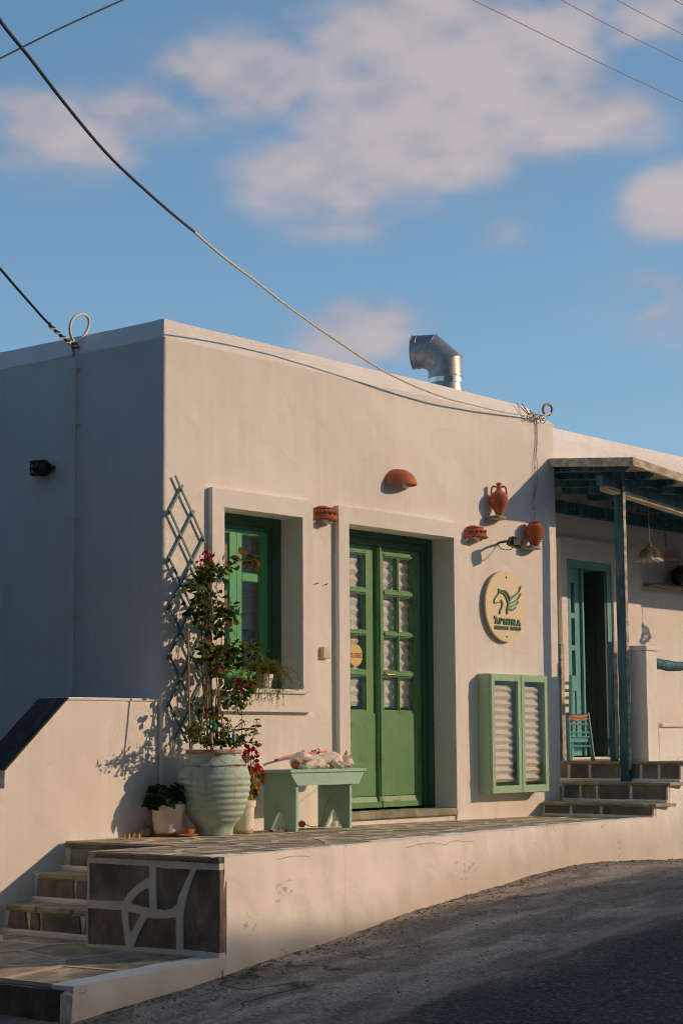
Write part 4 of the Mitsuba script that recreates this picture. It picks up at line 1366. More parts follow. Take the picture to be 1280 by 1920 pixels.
for z, b_, w in ((-.165, 'bright_tape', .022), (-.120, 'zinc', .006)):
    add(f'{key}__band', lathe([(R - .001, -w), (R + .004, -w), (R + .004, w), (R - .001, w)], 48, k1 + up * z), b_, smooth=30)
add(f'{key}__mouth_band', cat([tube(ring(k3, dd, dd, R + .002), .006, 6, closed=True), tube(ring(k3 - dd * .045, dd, dd, R + .002), .005, 6, closed=True)]), 'zinc', smooth=50)
sk_ = lathe([(R + .001, 0.0), (R + .018, -.16), (R + .03, -.28)], 48, k1 + up * -.20)
add(f'{key}__skirt', sk_, 'zinc', smooth=30)

# ------------------------------------------------------------------ the house over the road, behind the camera, whose shade lies on the road
key = thing('house_across_the_road', 'white house over the road behind the camera with an added reed screen along its roof terrace', 'house')
OY = -17.0
OZ = 7.74
add(f'{key}__wall', bx(6.5, 38, OY - 8, OY + .6, -2, 5.0), 'plaster')
for i in range(5):
    for z in (.9, 4.2):
        x = 8 + i * 6
        w_ = add(f'{key}__window', bx(x, x + 1.1, OY + .6, OY + .64, z - (.6 if z > 4 else 0), z + .7), 'window_green')
canes = []
hg = np.random.default_rng(91)
for x in np.arange(6.5, 38, .0333):
    x = x + hg.normal(0, .002)
    canes.append(tube([(x, OY, 5.0), (x + hg.normal(0, .003), OY, OZ + hg.normal(0, .012))], .010, 6, cap=False))
add('added_reed_screen', cat(canes), 'cane')  # unseen screen added to thin the sun on road and wall foot
tag('added_reed_screen', 'added unseen reed screen above the house behind the camera, letting part of the sun through', 'screen', kind='stuff')

key = thing('added_stone_house', 'added unseen tall stone house behind and left of the camera, cutting down sky light', 'house')
add(f'{key}__wall', bx(-30, 5.2, -24, -13.6, -3, 12.5), 'paving_green')  # unseen house added to block sky light from behind the camera
for i in range(6):
    for z in (.6, 3.8, 7.0):
        x = -27 + i * 5.2
        add(f'{key}__window', bx(x, x + 1.1, -13.6, -13.55, z, z + 1.5), 'dark_teal')

# ------------------------------------------------------------------ unseen evergreens added left of the picture to close off the western sky from the side wall
def added_tree(x, y, h, r, seed, lab):
    key = thing('added_evergreen', lab, 'tree', 'added evergreens left of the stair')
    g = np.random.default_rng(seed)
    zg = float(road_z(np.array(x), np.array(y))) - .1
    tr = [np.array([x, y, zg]) + [g.normal(0, .05), g.normal(0, .05), 0] + np.array([0, 0, h * t * .9]) for t in np.linspace(0, 1, 8)]
    add(f'{key}__trunk', tube(tr, np.linspace(.16, .03, 8), 9), 'stem_brown', smooth=50)
    limbs = []
    for q in range(26):
        t = g.uniform(.08, .9)
        a = g.uniform(0, 6.28)
        p0 = tr[0] + (tr[-1] - tr[0]) * t
        p1 = p0 + np.array([math.cos(a), math.sin(a), .55]) * r * (1 - t * .6) * .8
        limbs.append(tube([p0, (p0 + p1) / 2 + [0, 0, .1], p1], [.035, .022, .008], 5))
    add(f'{key}__limb', cat(limbs), 'stem_brown')
    n = 5200
    t = g.random(n) ** .9
    a = g.uniform(0, 6.28, n)
    clump = .72 + .45 * meshkit.noise(np.stack([np.cos(a) * 2.3, np.sin(a) * 2.3, t * 9], -1), seed)
    rad = r * (np.sin(np.pi * np.clip(t * .92 + .10, 0, 1)) ** .6) * clump * np.sqrt(g.uniform(.25, 1, n))
    c = np.stack([x + rad * np.cos(a), y + rad * np.sin(a), zg + .35 + t * (h - .35)], -1)
    d = g.normal(size=(n, 3))
    d /= np.linalg.norm(d, axis=1, keepdims=True)
    e = np.cross(d, g.normal(size=(n, 3)))
    e /= np.linalg.norm(e, axis=1, keepdims=True)
    s = g.uniform(.10, .20, (n, 1))
    V = np.stack([c - d * s, c + e * s * .45, c + d * s, c - e * s * .45], 1).reshape(-1, 3)
    i = np.arange(n)[:, None] * 4
    F = np.vstack([i + [0, 1, 2], i + [0, 2, 3]])
    tag(add(f'{key}__crown', tm(V, F), 'leaf_dark'), kind='stuff')


for i, (x, y, h, r) in enumerate(((-4.6, 1.2, 6.6, 1.5), (-5.2, 4.0, 7.6, 1.8), (-5.0, 7.2, 7.0, 1.8), (-5.9, -1.3, 6.6, 1.4), (-7.6, -3.6, 6.2, 1.3))):
    added_tree(x, y, h, r, 50 + i, ('nearest', 'second', 'third', 'fourth', 'last')[i] + ' of the added unseen evergreens left of the stair blocking sky light')

# ------------------------------------------------------------------ leaves
def leaf(L, W, fold=.25, curl=.25, n=4):
    """A pointed leaf along +y, folded along its midrib and curling down."""
    t = np.linspace(0, 1, n + 1)
    w = W / 2 * np.sin(np.pi * np.clip(t, 0, 1) ** .75) ** .8
    w[0], w[-1] = W * .04, 0
    z = -curl * L * t ** 2
    mid = np.stack([0 * t, t * L, z], 1)
    lft = np.stack([-w, t * L, z + fold * w], 1)
    rgt = np.stack([w, t * L, z + fold * w], 1)
    V = np.vstack([mid, lft, rgt])
    k = n + 1
    F = []
    for i in range(n):
        F += [[i, i + 1, k + i + 1], [i, k + i + 1, k + i], [i, 2 * k + i, 2 * k + i + 1], [i, 2 * k + i + 1, i + 1]]
    return tm(V, [q for q in F if len(set(q)) == 3])


def pose(at, d, nrm, s=1.0, roll=0.0):
    d = np.asarray(d, float) / np.linalg.norm(d)
    x = np.cross(d, nrm)
    x /= np.linalg.norm(x) + 1e-9
    n = np.cross(x, d)
    c, q = math.cos(roll), math.sin(roll)
    x, n = c * x + q * n, -q * x + c * n
    M = np.eye(4)
    M[:3, :3] = np.stack([x, d, n], 1) * s
    M[:3, 3] = at
    return M


def baked(mesh, Ms):
    V, F = np.array(mesh.vertices), np.array(mesh.faces)
    out = np.einsum('kij,nj->kni', np.array(Ms)[:, :3, :3], V) + np.array(Ms)[:, None, :3, 3]
    return tm(out.reshape(-1, 3), (F[None] + (np.arange(len(Ms)) * len(V))[:, None, None]).reshape(-1, 3))


PLY = {}


def place_leaf(holder, shape, bsdf, M, name='leaf'):
    """One leaf as a part of its own; alike leaves share one ply."""
    if shape not in PLY:
        PLY[shape] = mikit.ply(SHAPES[shape], None, smooth=True)
    key = uniq(f'{holder}__{name}')
    scene[key] = {**PLY[shape], 'bsdf': {'type': 'ref', 'id': bsdf}, 'to_world': T(M.tolist())}


SHAPES = {'ovate': leaf(.060, .042, .3, .25), 'ovate_b': leaf(.066, .040, .15, .5), 'ovate_c': leaf(.052, .040, .5, .1), 'bract': leaf(.036, .030, .5, -.25, 3),
          'round': leaf(.052, .044, .35, .2), 'coleus': leaf(.105, .070, .22, .5, 5), 'mint': leaf(.048, .030, .3, .7)}


def unit(v):
    v = np.asarray(v, float)
    return v / (np.linalg.norm(v) + 1e-9)


def droop_dir(r, out=None):
    d = r.normal(size=3)
    d[2] = d[2] * .6 - .15
    if out is not None:
        d = d * .8 + out
    return unit(d)


# ------------------------------------------------------------------ the big jar and its bougainvillea
VX, VY = .232, -.275
JAR = thing('garden_jar', 'big grey green ribbed garden jar with a chipped red rim, holding the bougainvillea', 'jar')
zj = np.linspace(0, 1, 260)
rj = np.interp(zj, [0, .03, .10, .25, .45, .62, .74, .84, .93, .97, 1], [.122, .124, .128, .188, .226, .240, .236, .220, .186, .178, .180])
rj = gaussian_filter1d(rj, 5)
for zc in (.20, .275, .35, .425, .50, .575, .65, .725):
    t = (zj - zc) / .034
    rj = rj + .0075 * np.clip(1 - np.abs(t + .5), 0, 1) ** .8 * (t < .55)
prj = np.stack([rj, zj * .548], 1)
def throw(v, ph):
    q = np.stack([v[..., 0], v[..., 1], v[..., 2]], -1)
    k = 1 + (meshkit.fbm(q * 5 + 2, 3, 3) - .5) * .022 + (meshkit.fbm(q * np.array([4, 4, 26]), 2, 5) - .5) * .014
    v[..., 0] *= k
    v[..., 1] *= k
    v[..., 2] += (meshkit.fbm(q * np.array([6, 6, 3]), 2, 9) - .5) * .012 * np.clip(v[..., 2] * 8, 0, 1) * np.clip((.50 - v[..., 2]) * 8, 0, 1)
    return v


add(f'{JAR}__body', lathe(np.vstack([[0, 0], prj]), 72, (VX, VY, .002), throw), 'jar_paint', smooth=35)
add(f'{JAR}__rim', lathe([(.178, .545), (.188, .546), (.194, .553), (.194, .568), (.189, .574), (.172, .574), (.166, .566), (.164, .50)], 72, (VX, VY, .002)), 'jar_rim', smooth=30)
beads = [ball((VX + .2165 * math.cos(a), VY + .2165 * math.sin(a), .470), .0085, 1, (1, 1, .8)) for a in np.linspace(0, 2 * math.pi, 64, endpoint=False)]
add(f'{JAR}__bead_band', cat(beads), 'jar_paint', smooth=True)
add(f'{JAR}__soil', rough_up(prism(Point(VX, VY).buffer(.166), 'xy', .50, .535), .03, .012, 18, 3), 'soil', smooth=40)

BG = thing('bougainvillea', 'tall bougainvillea with a few crimson bracts climbing out of the big garden jar', 'plant')
rb = np.random.default_rng(17)


def Q(px, py, y=None, spread=.03):
    return P(px, py, (VY + .05 if y is None else y) + rb.normal(0, spread))


stems = [[(400, 1400), (398, 1330), (393, 1250), (392, 1180), (390, 1110), (393, 1068)],
         [(392, 1400), (386, 1340), (380, 1280), (378, 1200), (380, 1130), (376, 1085)],
         [(408, 1398), (408, 1330), (412, 1270), (415, 1210), (418, 1160), (432, 1145)],
         [(404, 1396), (405, 1310), (430, 1290), (450, 1270), (455, 1255)],
         [(396, 1072), (412, 1070), (430, 1061), (448, 1051), (470, 1047), (480, 1052)],
         [(400, 1240), (425, 1226), (447, 1215), (470, 1209), (485, 1228)],
         [(378, 1100), (365, 1101), (352, 1102)], [(378, 1160), (372, 1165), (362, 1150)]]
for s in stems:
    y0 = VY + .06
    pts = [P(a, b, y0 + rb.normal(0, .008)) for a, b in s]
    add(f'{BG}__stem', tube(curve(pts, 30), np.linspace(.0065, .003, 30), 6), 'stem_brown', smooth=50)
clusters = [(388, 1074, 22, 17, 34), (372, 1090, 14, 12, 14), (405, 1073, 18, 10, 14), (430, 1063, 12, 8, 8), (458, 1049, 13, 9, 12), (474, 1050, 9, 13, 14),
            (376, 1118, 16, 12, 20), (372, 1140, 15, 16, 24), (402, 1123, 11, 10, 10), (405, 1152, 16, 14, 24), (428, 1152, 15, 12, 20), (398, 1175, 14, 12, 16), (418, 1178, 9, 10, 8),
            (400, 1222, 17, 15, 28), (428, 1220, 16, 13, 24), (446, 1212, 10, 9, 8), (385, 1212, 10, 12, 10), (470, 1210, 12, 9, 8), (482, 1222, 10, 10, 9), (395, 1248, 13, 12, 16), (418, 1248, 13, 12, 16),
            (408, 1270, 10, 8, 8), (452, 1298, 18, 12, 16), (468, 1283, 14, 9, 11), (446, 1318, 13, 9, 9), (436, 1140, 10, 9, 9), (350, 1098, 7, 6, 5), (366, 1150, 8, 10, 8), (440, 1235, 12, 10, 10), (432, 1302, 20, 14, 18), (420, 1320, 9, 9, 8), (395, 1300, 8, 8, 5), (380, 1330, 7, 8, 5), (405, 1345, 14, 12, 14)]
Ms = []
for cx, cy, rx, ry, n in clusters:
    for q in range(int(n * 2.3)):
        a = rb.normal(0, .56, 2)
        y = VY + .06 + rb.normal(0, .045)
        at = P(cx + a[0] * rx, cy + a[1] * ry, y)
        d = droop_dir(rb, unit([a[0] * .9, -.25, -a[1] * .5]) * .8)
        nr = unit(rb.normal(0, .55, 3) + [.55, -.6, .55])
        c = rb.random()
        tip = (cx > 440 and cy < 1100)
        b = 'leaf_dry' if (tip and c < .45) or c < .06 else 'leaf_olive' if c < .34 else 'leaf_mid' if c < .64 else 'leaf_dark'
        Ms.append((('ovate', 'ovate_b', 'ovate_c')[rb.integers(3)], b, pose(at, d, nr, rb.uniform(.40, 1.12), rb.uniform(-.9, .9))))
Ms.sort(key=lambda m: -abs(m[2][0, 0]) - rb.random() * .0)
rb.shuffle(Ms)
for sh, b, M in Ms[:285]:
    place_leaf(BG, sh, b, M)
rest = {}
for sh, b, M in Ms[285:]:
    rest.setdefault(b, []).append((sh, M))
for b, l in rest.items():
    k = add(f'{BG}__foliage', cat([baked(SHAPES[sh], [M]) for sh, M in l]), b, smooth=True)
    tag(k, kind='stuff')
for cx, cy, n, b in ((386, 1040, 6, 'bract_pink'), (395, 1044, 6, 'bract_pink'), (373, 1052, 4, 'bract_pink'), (447, 1279, 7, 'bract_pink'), (449, 1291, 5, 'bract_pink'), (467, 1289, 8, 'bract_pink'),
                     (391, 1200, 4, 'bract_purple'), (408, 1250, 5, 'bract_purple'), (393, 1206, 3, 'bract_purple')):
    for q in range(n):
        at = P(cx + rb.normal(0, 2.4), cy + rb.normal(0, 2.4), VY + .01 + rb.normal(0, .012))
        place_leaf(BG, 'bract', b, pose(at, unit(rb.normal(size=3) + [.1, -.3, .3]), unit(rb.normal(size=3) + [.3, -.8, .3]), rb.uniform(.7, 1.0)), 'bract')
for q in range(14):
    at = P(391 + rb.normal(0, 5), 1056 + rb.normal(0, 6), VY + .05 + rb.normal(0, .02))
    place_leaf(BG, 'ovate', ('leaf_dry', 'leaf_orange')[q % 3 == 0], pose(at, droop_dir(rb), unit(rb.normal(size=3) + [.3, -.6, .4]), .8), 'bract')
# canes that hold it up
for (a, b, r_, m_, dy) in (((356, 1405), (352, 1175), .0065, 'cane', -.02), ((388, 1405), (389, 1240), .0055, 'cane', .0), ((421, 1392), (405, 1265), .0050, 'cane', -.04), ((396, 1155), (394, 1088), .0045, 'pale_stake', -.01),
                           ((398.5, 1155), (395, 1095), .0042, 'cane', -.02), ((397, 1405), (396, 1368), .0115, 'pale_stake', -.06), ((377, 1360), (389, 1275), .005, 'cane', .02)):
    add(f'{BG}__cane', tube([P(*a, VY + dy), P(*b, VY + .06 + dy)], r_, 7), m_, smooth=50)
for a, b in (((352, 1258), (384, 1256)), ((366, 1197), (392, 1195))):
    add(f'{BG}__tie', tube([P(*a, VY - .01), P(*b, VY + .02)], .0022, 5), 'leaf_fern')
c = P(397, 1362, VY - .075)
for a in (.5, 1.9, 3.4, 4.7, 5.6):
    d = np.array([math.cos(a) * RGT[0], math.cos(a) * RGT[1], math.sin(a)])
    add(f'{BG}__plant_clip', ball(c + d * .022, .016, 2, (1, .6, 1)), 'clip_green', smooth=True)
o = P(438, 1382, VY - .12)
add(f'{BG}__ornament', cat([ball(o + [0, 0, -.02], .016, 2, (1, 1, 1.3)), ball(o + [0, 0, .012], .013, 2), ball(o + [0, 0, .034], .009, 2)]), 'blue_ornament', smooth=True)

# low herbs and sprigs over the rim of the jar
HB = thing('potted_herbs', 'low herbs and leafy sprigs crowding the rim of the big garden jar', 'plant')
sprigs = [[(452, 1400), (453, 1370), (454, 1325)], [(472, 1390), (478, 1370), (482, 1347)], [(462, 1392), (478, 1393), (487, 1402)], [(445, 1372), (470, 1366), (484, 1377)], [(432, 1375), (445, 1362), (460, 1352)],
          [(425, 1380), (428, 1362), (432, 1352)], [(415, 1385), (418, 1368), (420, 1355)], [(440, 1395), (452, 1380), (466, 1378)], [(370, 1395), (372, 1375), (374, 1360)], [(384, 1395), (384, 1370), (380, 1352)]]
for s in sprigs:
    y = VY - .04 + rb.normal(0, .05)
    pts = curve([P(a, b, y) for a, b in s], 16)
    add(f'{HB}__stem', tube(pts, np.linspace(.0032, .0018, 16), 5), 'stem_brown' if rb.random() < .5 else 'stem_green', smooth=50)
    for i in range(2, 16, 2):
        for sgn in (-1, 1):
            d = unit(RGT * sgn * [1, 1, 1] + np.array([0, 0, .15]) + rb.normal(0, .35, 3))
            place_leaf(HB, 'mint', ('leaf_mid', 'leaf_olive', 'leaf_fern')[rb.integers(3)], pose(pts[i], d, unit(rb.normal(0, .4, 3) + [.2, -.4, .8]), rb.uniform(.45, .85)))
LM = {}
for cx, cy, rx, ry, n, y in ((362, 1375, 13, 14, 150, -.02), (385, 1392, 18, 9, 110, .0), (412, 1395, 20, 8, 110, .0), (440, 1392, 16, 10, 110, -.06), (420, 1378, 12, 10, 60, .02)):
    for q in range(n):
        at = P(cx + rb.normal(0, .5) * rx, min(cy + rb.normal(0, .5) * ry, 1404), VY + y + rb.normal(0, .05))
        b = ('leaf_mid', 'leaf_olive', 'leaf_dark', 'leaf_dry')[rb.choice(4, p=[.35, .3, .25, .1])]
        LM.setdefault(b, []).append(pose(at, droop_dir(rb, np.array([0, 0, .7])), unit(rb.normal(size=3) + [.2, -.5, .5]), rb.uniform(.35, .75)))
for b, l in LM.items():
    tag(add(f'{HB}__foliage', baked(SHAPES['mint'], l), b, smooth=True), kind='stuff')

# ------------------------------------------------------------------ trellis
TR = thing('wall_trellis', 'dark green expanding lattice trellis leaning on the wall behind the bougainvillea', 'trellis')
cx = np.array([.045, .155, .268, .382])
dzs = .330


def trellis_slat(z0, up_):
    """From the first to the last column, rising or falling, clipped to the trellis's own length."""
    q = [(x, z0 + up_ * dzs / 2 * i) for i, x in enumerate(cx)]
    ex = (cx[1] - cx[0])
    q = [(q[0][0] - ex * .14, q[0][1] - up_ * dzs * .07)] + q + [(q[-1][0] + ex * .14, q[-1][1] + up_ * dzs * .07)]
    lim = Polygon([(-1, .62), (.9, .62), (.9, 1.31), (.40, 2.075), (.17, 2.42), (.20, 2.462), (-1, 2.462)]) if up_ > 0 else sbox(-1, .62, 2, 2.462)
    l = LineString(q).intersection(lim)
    return None if l.is_empty or l.length < .06 else np.array(l.coords)[[0, -1]]


for k in range(-2, 8):
    z0 = 2.205 - dzs * k
    for up_, y in ((1, -.016), (-1, -.025)):
        if up_ < 0 and z0 > 2.6:
            continue
        s = trellis_slat(z0, up_)
        if s is not None:
            add(f'{TR}__slat', bar((s[0][0], y, s[0][1]), (s[1][0], y, s[1][1]), .0085, .019, (0, -1, 0), .002) if False else bar((s[0][0], y, s[0][1]), (s[1][0], y, s[1][1]), .018, .0085, (0, -1, 0), .0015), 'trellis_paint')
for k in range(6):
    for x, o in ((cx[0], 0), (cx[1], .5), (cx[2], 0), (cx[3], .5)):
        z = 2.205 - dzs * (k - (o if o else 0))
        if .66 < z < 2.44:
            add(f'{TR}__rivet', ball((x, -.031, z), .0050, 1), 'zinc')

# ------------------------------------------------------------------ the pots beside the jar
def pot(name, lab, x, y, r0_, r1_, h, b='white_pot', rimh=.03, z=.0):
    key = thing(name, lab, 'flower pot')
    pr = [(0, 0), (r0_, 0), (r0_ + .003, .006), (r1_ - .006, h - rimh), (r1_ + .002, h - rimh + .002), (r1_ + .005, h - .004), (r1_ + .001, h), (r1_ - .006, h), (r1_ - .012, h - .03), (0, h - .035)]
    add(f'{key}__body', lathe(pr, 48, (x, y, z + .002)), b, smooth=35)
    return key


p1 = pot('white_pot', 'white flower pot with a rusty foot standing left of the big garden jar', -.070, -.130, .086, .112, .215, rimh=.036)
add(f'{p1}__saucer', lathe([(0, .0), (.088, .0), (.098, .022), (.094, .022), (.085, .006), (0, .006)], 40, (-.070, -.130, .001)), 'terracotta', smooth=30)
p2 = pot('white_pot', 'white flower pot between the big garden jar and the green bench', .520, -.280, .060, .078, .225, rimh=.045)
SU = thing('succulent_plant', 'dark green leafy rosettes filling the white pot left of the big garden jar', 'plant')
rs = np.random.default_rng(8)
for q in range(40):
    a = rs.uniform(0, 6.28)
    rr_ = .158 * math.sqrt(rs.random())
    rr_ = rr_ * (1.2 if math.cos(a) > .5 and rs.random() < .5 else 1)
    c = np.array([-.070 + rr_ * math.cos(a), -.130 + rr_ * math.sin(a) * .75, .27 + .085 * rs.random() - (rr_ / .158) ** 2 * .075])
    ax_ = unit([math.cos(a) * rr_ * 6, math.sin(a) * rr_ * 6 - .2, .8])
    s_ = unit(np.cross(ax_, [.3, .2, .9]))
    t_ = np.cross(ax_, s_)
    for w in range(7):
        b = w * 2.4
        d = unit((math.cos(b) * s_ + math.sin(b) * t_) * (1.0 - .05 * w) + ax_ * (.15 + .11 * w))
        place_leaf(SU, 'round', 'leaf_succulent' if rs.random() < .7 else 'leaf_dark', pose(c, d, ax_, (1.12 - .06 * w) * rs.uniform(.85, 1.15)))
add(f'{SU}__stem', cat([tube([(-.07 + .05 * math.cos(a), -.13 + .04 * math.sin(a), .17), (-.07 + .09 * math.cos(a), -.13 + .07 * math.sin(a), .25)], .007, 6) for a in np.linspace(0, 6, 9)]), 'stem_green', smooth=50)

CO = thing('coleus_plant', 'red, orange and yellow leaved plant in the white pot beside the green bench', 'plant')
ccol = [(470, 1407, 'bract_pink'), (462, 1412, 'bract_pink'), (478, 1412, 'leaf_red'), (458, 1420, 'leaf_red'), (472, 1420, 'leaf_olive'), (480, 1422, 'bract_pink'), (464, 1430, 'leaf_olive'), (476, 1432, 'leaf_red'), (484, 1436, 'bract_pink'),
        (470, 1440, 'leaf_olive'), (462, 1442, 'leaf_red'), (478, 1446, 'leaf_red'), (486, 1450, 'leaf_red'), (468, 1452, 'leaf_orange'), (474, 1456, 'leaf_yellow'), (482, 1458, 'leaf_yellow'), (490, 1455, 'leaf_red'), (467, 1464, 'leaf_orange'),
        (476, 1466, 'leaf_olive'), (484, 1468, 'leaf_yellow'), (472, 1473, 'leaf_yellow'), (480, 1476, 'leaf_orange'), (488, 1478, 'leaf_orange'), (466, 1480, 'leaf_mid'), (474, 1485, 'leaf_olive'), (482, 1488, 'leaf_dark'), (470, 1492, 'leaf_yellow'), (478, 1494, 'leaf_mid')]
for px, py, b in [(a_ + rs.normal(0, 5), b_ + rs.normal(0, 5), c_) for a_, b_, c_ in ccol[9:] for w in range(2)] + ccol:
    y = -.30 + rs.normal(0, .03)
    at = P(px - 3 + rs.normal(0, 2), py - 4, y)
    d = unit(RGT * rs.normal(.25, .7) + np.array([-.1, -.35, -.55]) + rs.normal(0, .25, 3))
    place_leaf(CO, 'coleus', b, pose(at, d, unit(rs.normal(0, .35, 3) + [.6, -.6, .45]), rs.uniform(.40, .60) if b in ('bract_pink', 'leaf_red') else rs.uniform(.55, .85)))
for q in range(16):
    at = P(469 + rs.normal(0, 8), 1411 + rs.normal(0, 8), -.31 + rs.normal(0, .02))
    place_leaf(CO, 'bract', 'leaf_red' if q % 3 else 'bract_pink', pose(at, unit(rs.normal(size=3) + [0, -.3, .2]), unit(rs.normal(size=3) + [.2, -.7, .3]), 1.1), 'petal')
add(f'{CO}__stem', cat([tube(curve([P(462 + k * 3, 1503, -.28), P(466 + k * 3, 1460, -.29), P(464 + k * 7, 1415, -.30)], 14), .0035, 6) for k in range(3)]), 'stem_green', smooth=50)

# small things around the pots
key = thing('clay_dish', 'small brown clay dish stacked on a pale saucer beside the white pot', 'dish')
c = P(351, 1566, -.30)
c[2] = .0
add(f'{key}__bowl', lathe([(0, .022), (.040, .022), (.043, .030), (.044, .055), (.040, .056), (.038, .034), (0, .032)], 30, c), 'terracotta', smooth=30)
key = thing('pale_saucer', 'pale scalloped saucer on the paving under the brown clay dish', 'saucer')
add(f'{key}__body', lathe([(0, .002), (.045, .003), (.072, .014), (.076, .020), (.070, .020), (.044, .010), (0, .009)], 36, c), 'shell_pink', smooth=40)
key = thing('leaning_slab', 'thin white slab leaning on the wall behind the white pot', 'slab')
q = [P(343, 1526, -.05), P(357, 1556, -.08)]
m = prism(Polygon([(-.10, 0), (.085, 0), (.02, .15), (-.05, .16)]), 'xz', -.008, .008)
m.apply_transform(trimesh.transformations.rotation_matrix(-.30, [1, 0, 0]))
m.apply_translation([.06, -.085, .004])
add(f'{key}__body', m, 'white_grey')
for (px, r_, lab) in ((239, .022, 'left tin tealight cup on the paving beside the pebbles'), (257, .026, 'right tin tealight cup on the paving beside the pebbles')):
    key = thing('tealight_cup', lab, 'candle cup')
    c = P(px, 1567, -.14)
    c[2] = .002
    add(f'{key}__cup', lathe([(0, .001), (r_, .0), (r_ * .93, .030), (r_ * .98, .033), (r_ * .88, .032), (r_ * .86, .012), (0, .012)], 24, c), 'brass', smooth=30)
for (px, r_, y, lab) in ((273, .035, -.055, 'larger of the two pebbles behind the tealight cups'), (280, .023, -.02, 'smaller upper pebble against the wall behind the white pot')):
    key = thing('pebble', lab, 'pebble')
    c = P(px, 1560, y)
    c[2] = r_ * .82 if r_ > .03 else .082
    add(f'{key}__stone', rough_up(ball(c, r_, 2, (1.15, .95, .85)), .02, .004, 18, 2), 'pebble', smooth=True)
key = thing('dry_leaf', 'withered leaves and twigs lying by the left leg of the green bench', 'dry leaves')
for q in range(16):
    a = (.90 + rs.normal(0, .08), -.33 + rs.normal(0, .05), .008)
    M = pose(a, unit([rs.normal(), rs.normal(), .15]), unit([rs.normal(0, .3), rs.normal(0, .3), 1]), rs.uniform(.5, .9))
    place_leaf(key, 'ovate_b', 'dry_leaf', M, 'leaf')
add(f'{key}__twig', cat([tube([(.86, -.36, .008), (.96, -.30, .010)], .002, 5), tube([(.93, -.37, .008), (1.0, -.34, .012)], .002, 5)]), 'stem_brown')

# ------------------------------------------------------------------ fern in a small pot on the window sill
FP = thing('sill_pot', 'small white pot standing on the green window sill, half hidden by the fern', 'flower pot')
fc = P(494, 1275, .02)
fc[2] = 1.008
add(f'{FP}__body', lathe([(0, 0), (.050, 0), (.066, .070), (.071, .072), (.073, .105), (.068, .106), (.064, .08), (0, .078)], 36, fc), 'white_enamel', smooth=35)
FE = thing('trailing_fern', 'feathery pale green fern trailing over the green window sill', 'plant')
rf = np.random.default_rng(4)
nd = []
for q in range(62):
    a = rf.uniform(0, 6.28)
    reach = rf.uniform(.10, .27)
    side = -1 if rf.random() < .78 else 1
    tip = fc + np.array([side * (.04 + abs(rf.normal(0, 1)) * .17) * (1.30 if side < 0 else .7), -abs(rf.normal(0, .06)) - .0, rf.uniform(-.10, .17)])
    if side > 0:
        tip[1] = min(tip[1], -.0)
    mid = fc + np.array([(tip[0] - fc[0]) * .5, (tip[1] - fc[1]) * .6, .13 + rf.uniform(0, .07)])
    pts = curve([fc + [rf.normal(0, .02), rf.normal(0, .02), .085], mid, tip], 18)
    pts[:, 1] = np.where((pts[:, 2] < 1.02), np.minimum(pts[:, 1], -.080), pts[:, 1])
    nd.append((pts, rf.random()))
add(f'{FE}__frond_stem', cat([tube(p, .0016, 4) for p, _ in nd]), 'leaf_fern')
needle = leaf(.036, .0062, .1, .2, 2)
for b in ('leaf_fern', 'leaf_olive'):
    Mn = []
    for p, c in nd:
        if (c < .6) != (b == 'leaf_fern'):
            continue
        for i in range(3, 18):
            for w in range(3):
                d = unit((p[i] - p[i - 1]) * 14 + rf.normal(0, .55, 3))
                Mn.append(pose(p[i], d, rf.normal(size=3), rf.uniform(.6, 1.15)))
    tag(add(f'{FE}__foliage', baked(needle, Mn), b, smooth=True), kind='stuff')

# ------------------------------------------------------------------ the bench
BN = thing('garden_bench', 'mint green plank bench with cut out legs carrying the sleeping cat', 'bench')
x0, x1, y0, y1 = .812, 1.652, -.452, -.085
add(f'{BN}__seat', rough_up(bx(x0, x1, y0, y1, .408, .430, .004), .10, .0008, 5, 1), 'bench_paint', smooth=30)
for y in (y0 + .012, y1 - .030):
    add(f'{BN}__apron', prism(Polygon([(x0 + .012, .4078), (x1 - .012, .4078), (x1 - .075, .320), (x0 + .088, .320)]), 'xz', y, y + .018), 'bench_paint')
for x in (.905, 1.495):
    q = Polygon([(y0 + .034, .003), (y0 + .034 + .072, .003), (-.262, .150), (y1 - .034 - .060, .003), (y1 - .032, .003), (y1 - .032, .4075), (y0 + .032, .4075)])
    add(f'{BN}__leg', prism(q, 'yz', x, x + .024), 'bench_paint')
add(f'{BN}__stretcher', bx(.929, 1.495, -.275, -.255, .345, .4078, .003), 'bench_paint')

# ------------------------------------------------------------------ the sleeping cat
CAT = thing('sleeping_cat', 'white and ginger cat asleep stretched out on the green bench', 'cat')


def bone(a, ra, b, rb_):
    s = lambda c, r: Manifold.sphere(r, 20).translate(list(map(float, c)))
    return (s(a, ra) + s(b, rb_)).hull()


zb = .431
# the spine runs from the rump near the wall to the head at the front edge; the belly and the paws face the road
rump, hip, loin, mid_, chest, shl, neck = [np.array(q) for q in ((1.115, -.235, zb + .048), (1.170, -.245, zb + .062), (1.245, -.260, zb + .050), (1.32, -.275, zb + .050), (1.395, -.290, zb + .056), (1.450, -.305, zb + .060), (1.505, -.318, zb + .046))]
head = np.array([1.555, -.340, zb + .046])
body = bone(rump, .046, hip, .064) + bone(hip, .064, loin, .044) + bone(loin, .044, mid_, .046) + bone(mid_, .046, chest, .056) + bone(chest, .056, shl, .060) + bone(shl, .060, neck, .029) + bone(neck, .029, head, .036)
sp = lambda c, r, k=(1, 1, 1): Manifold.sphere(r, 24).scale(list(k)).translate(list(map(float, c)))
body = body + sp(head, .051, (1.0, .95, .94)) + sp(head + [.018, -.030, -.014], .026, (1, 1, .8)) + sp(head + [.030, -.010, -.020], .024)
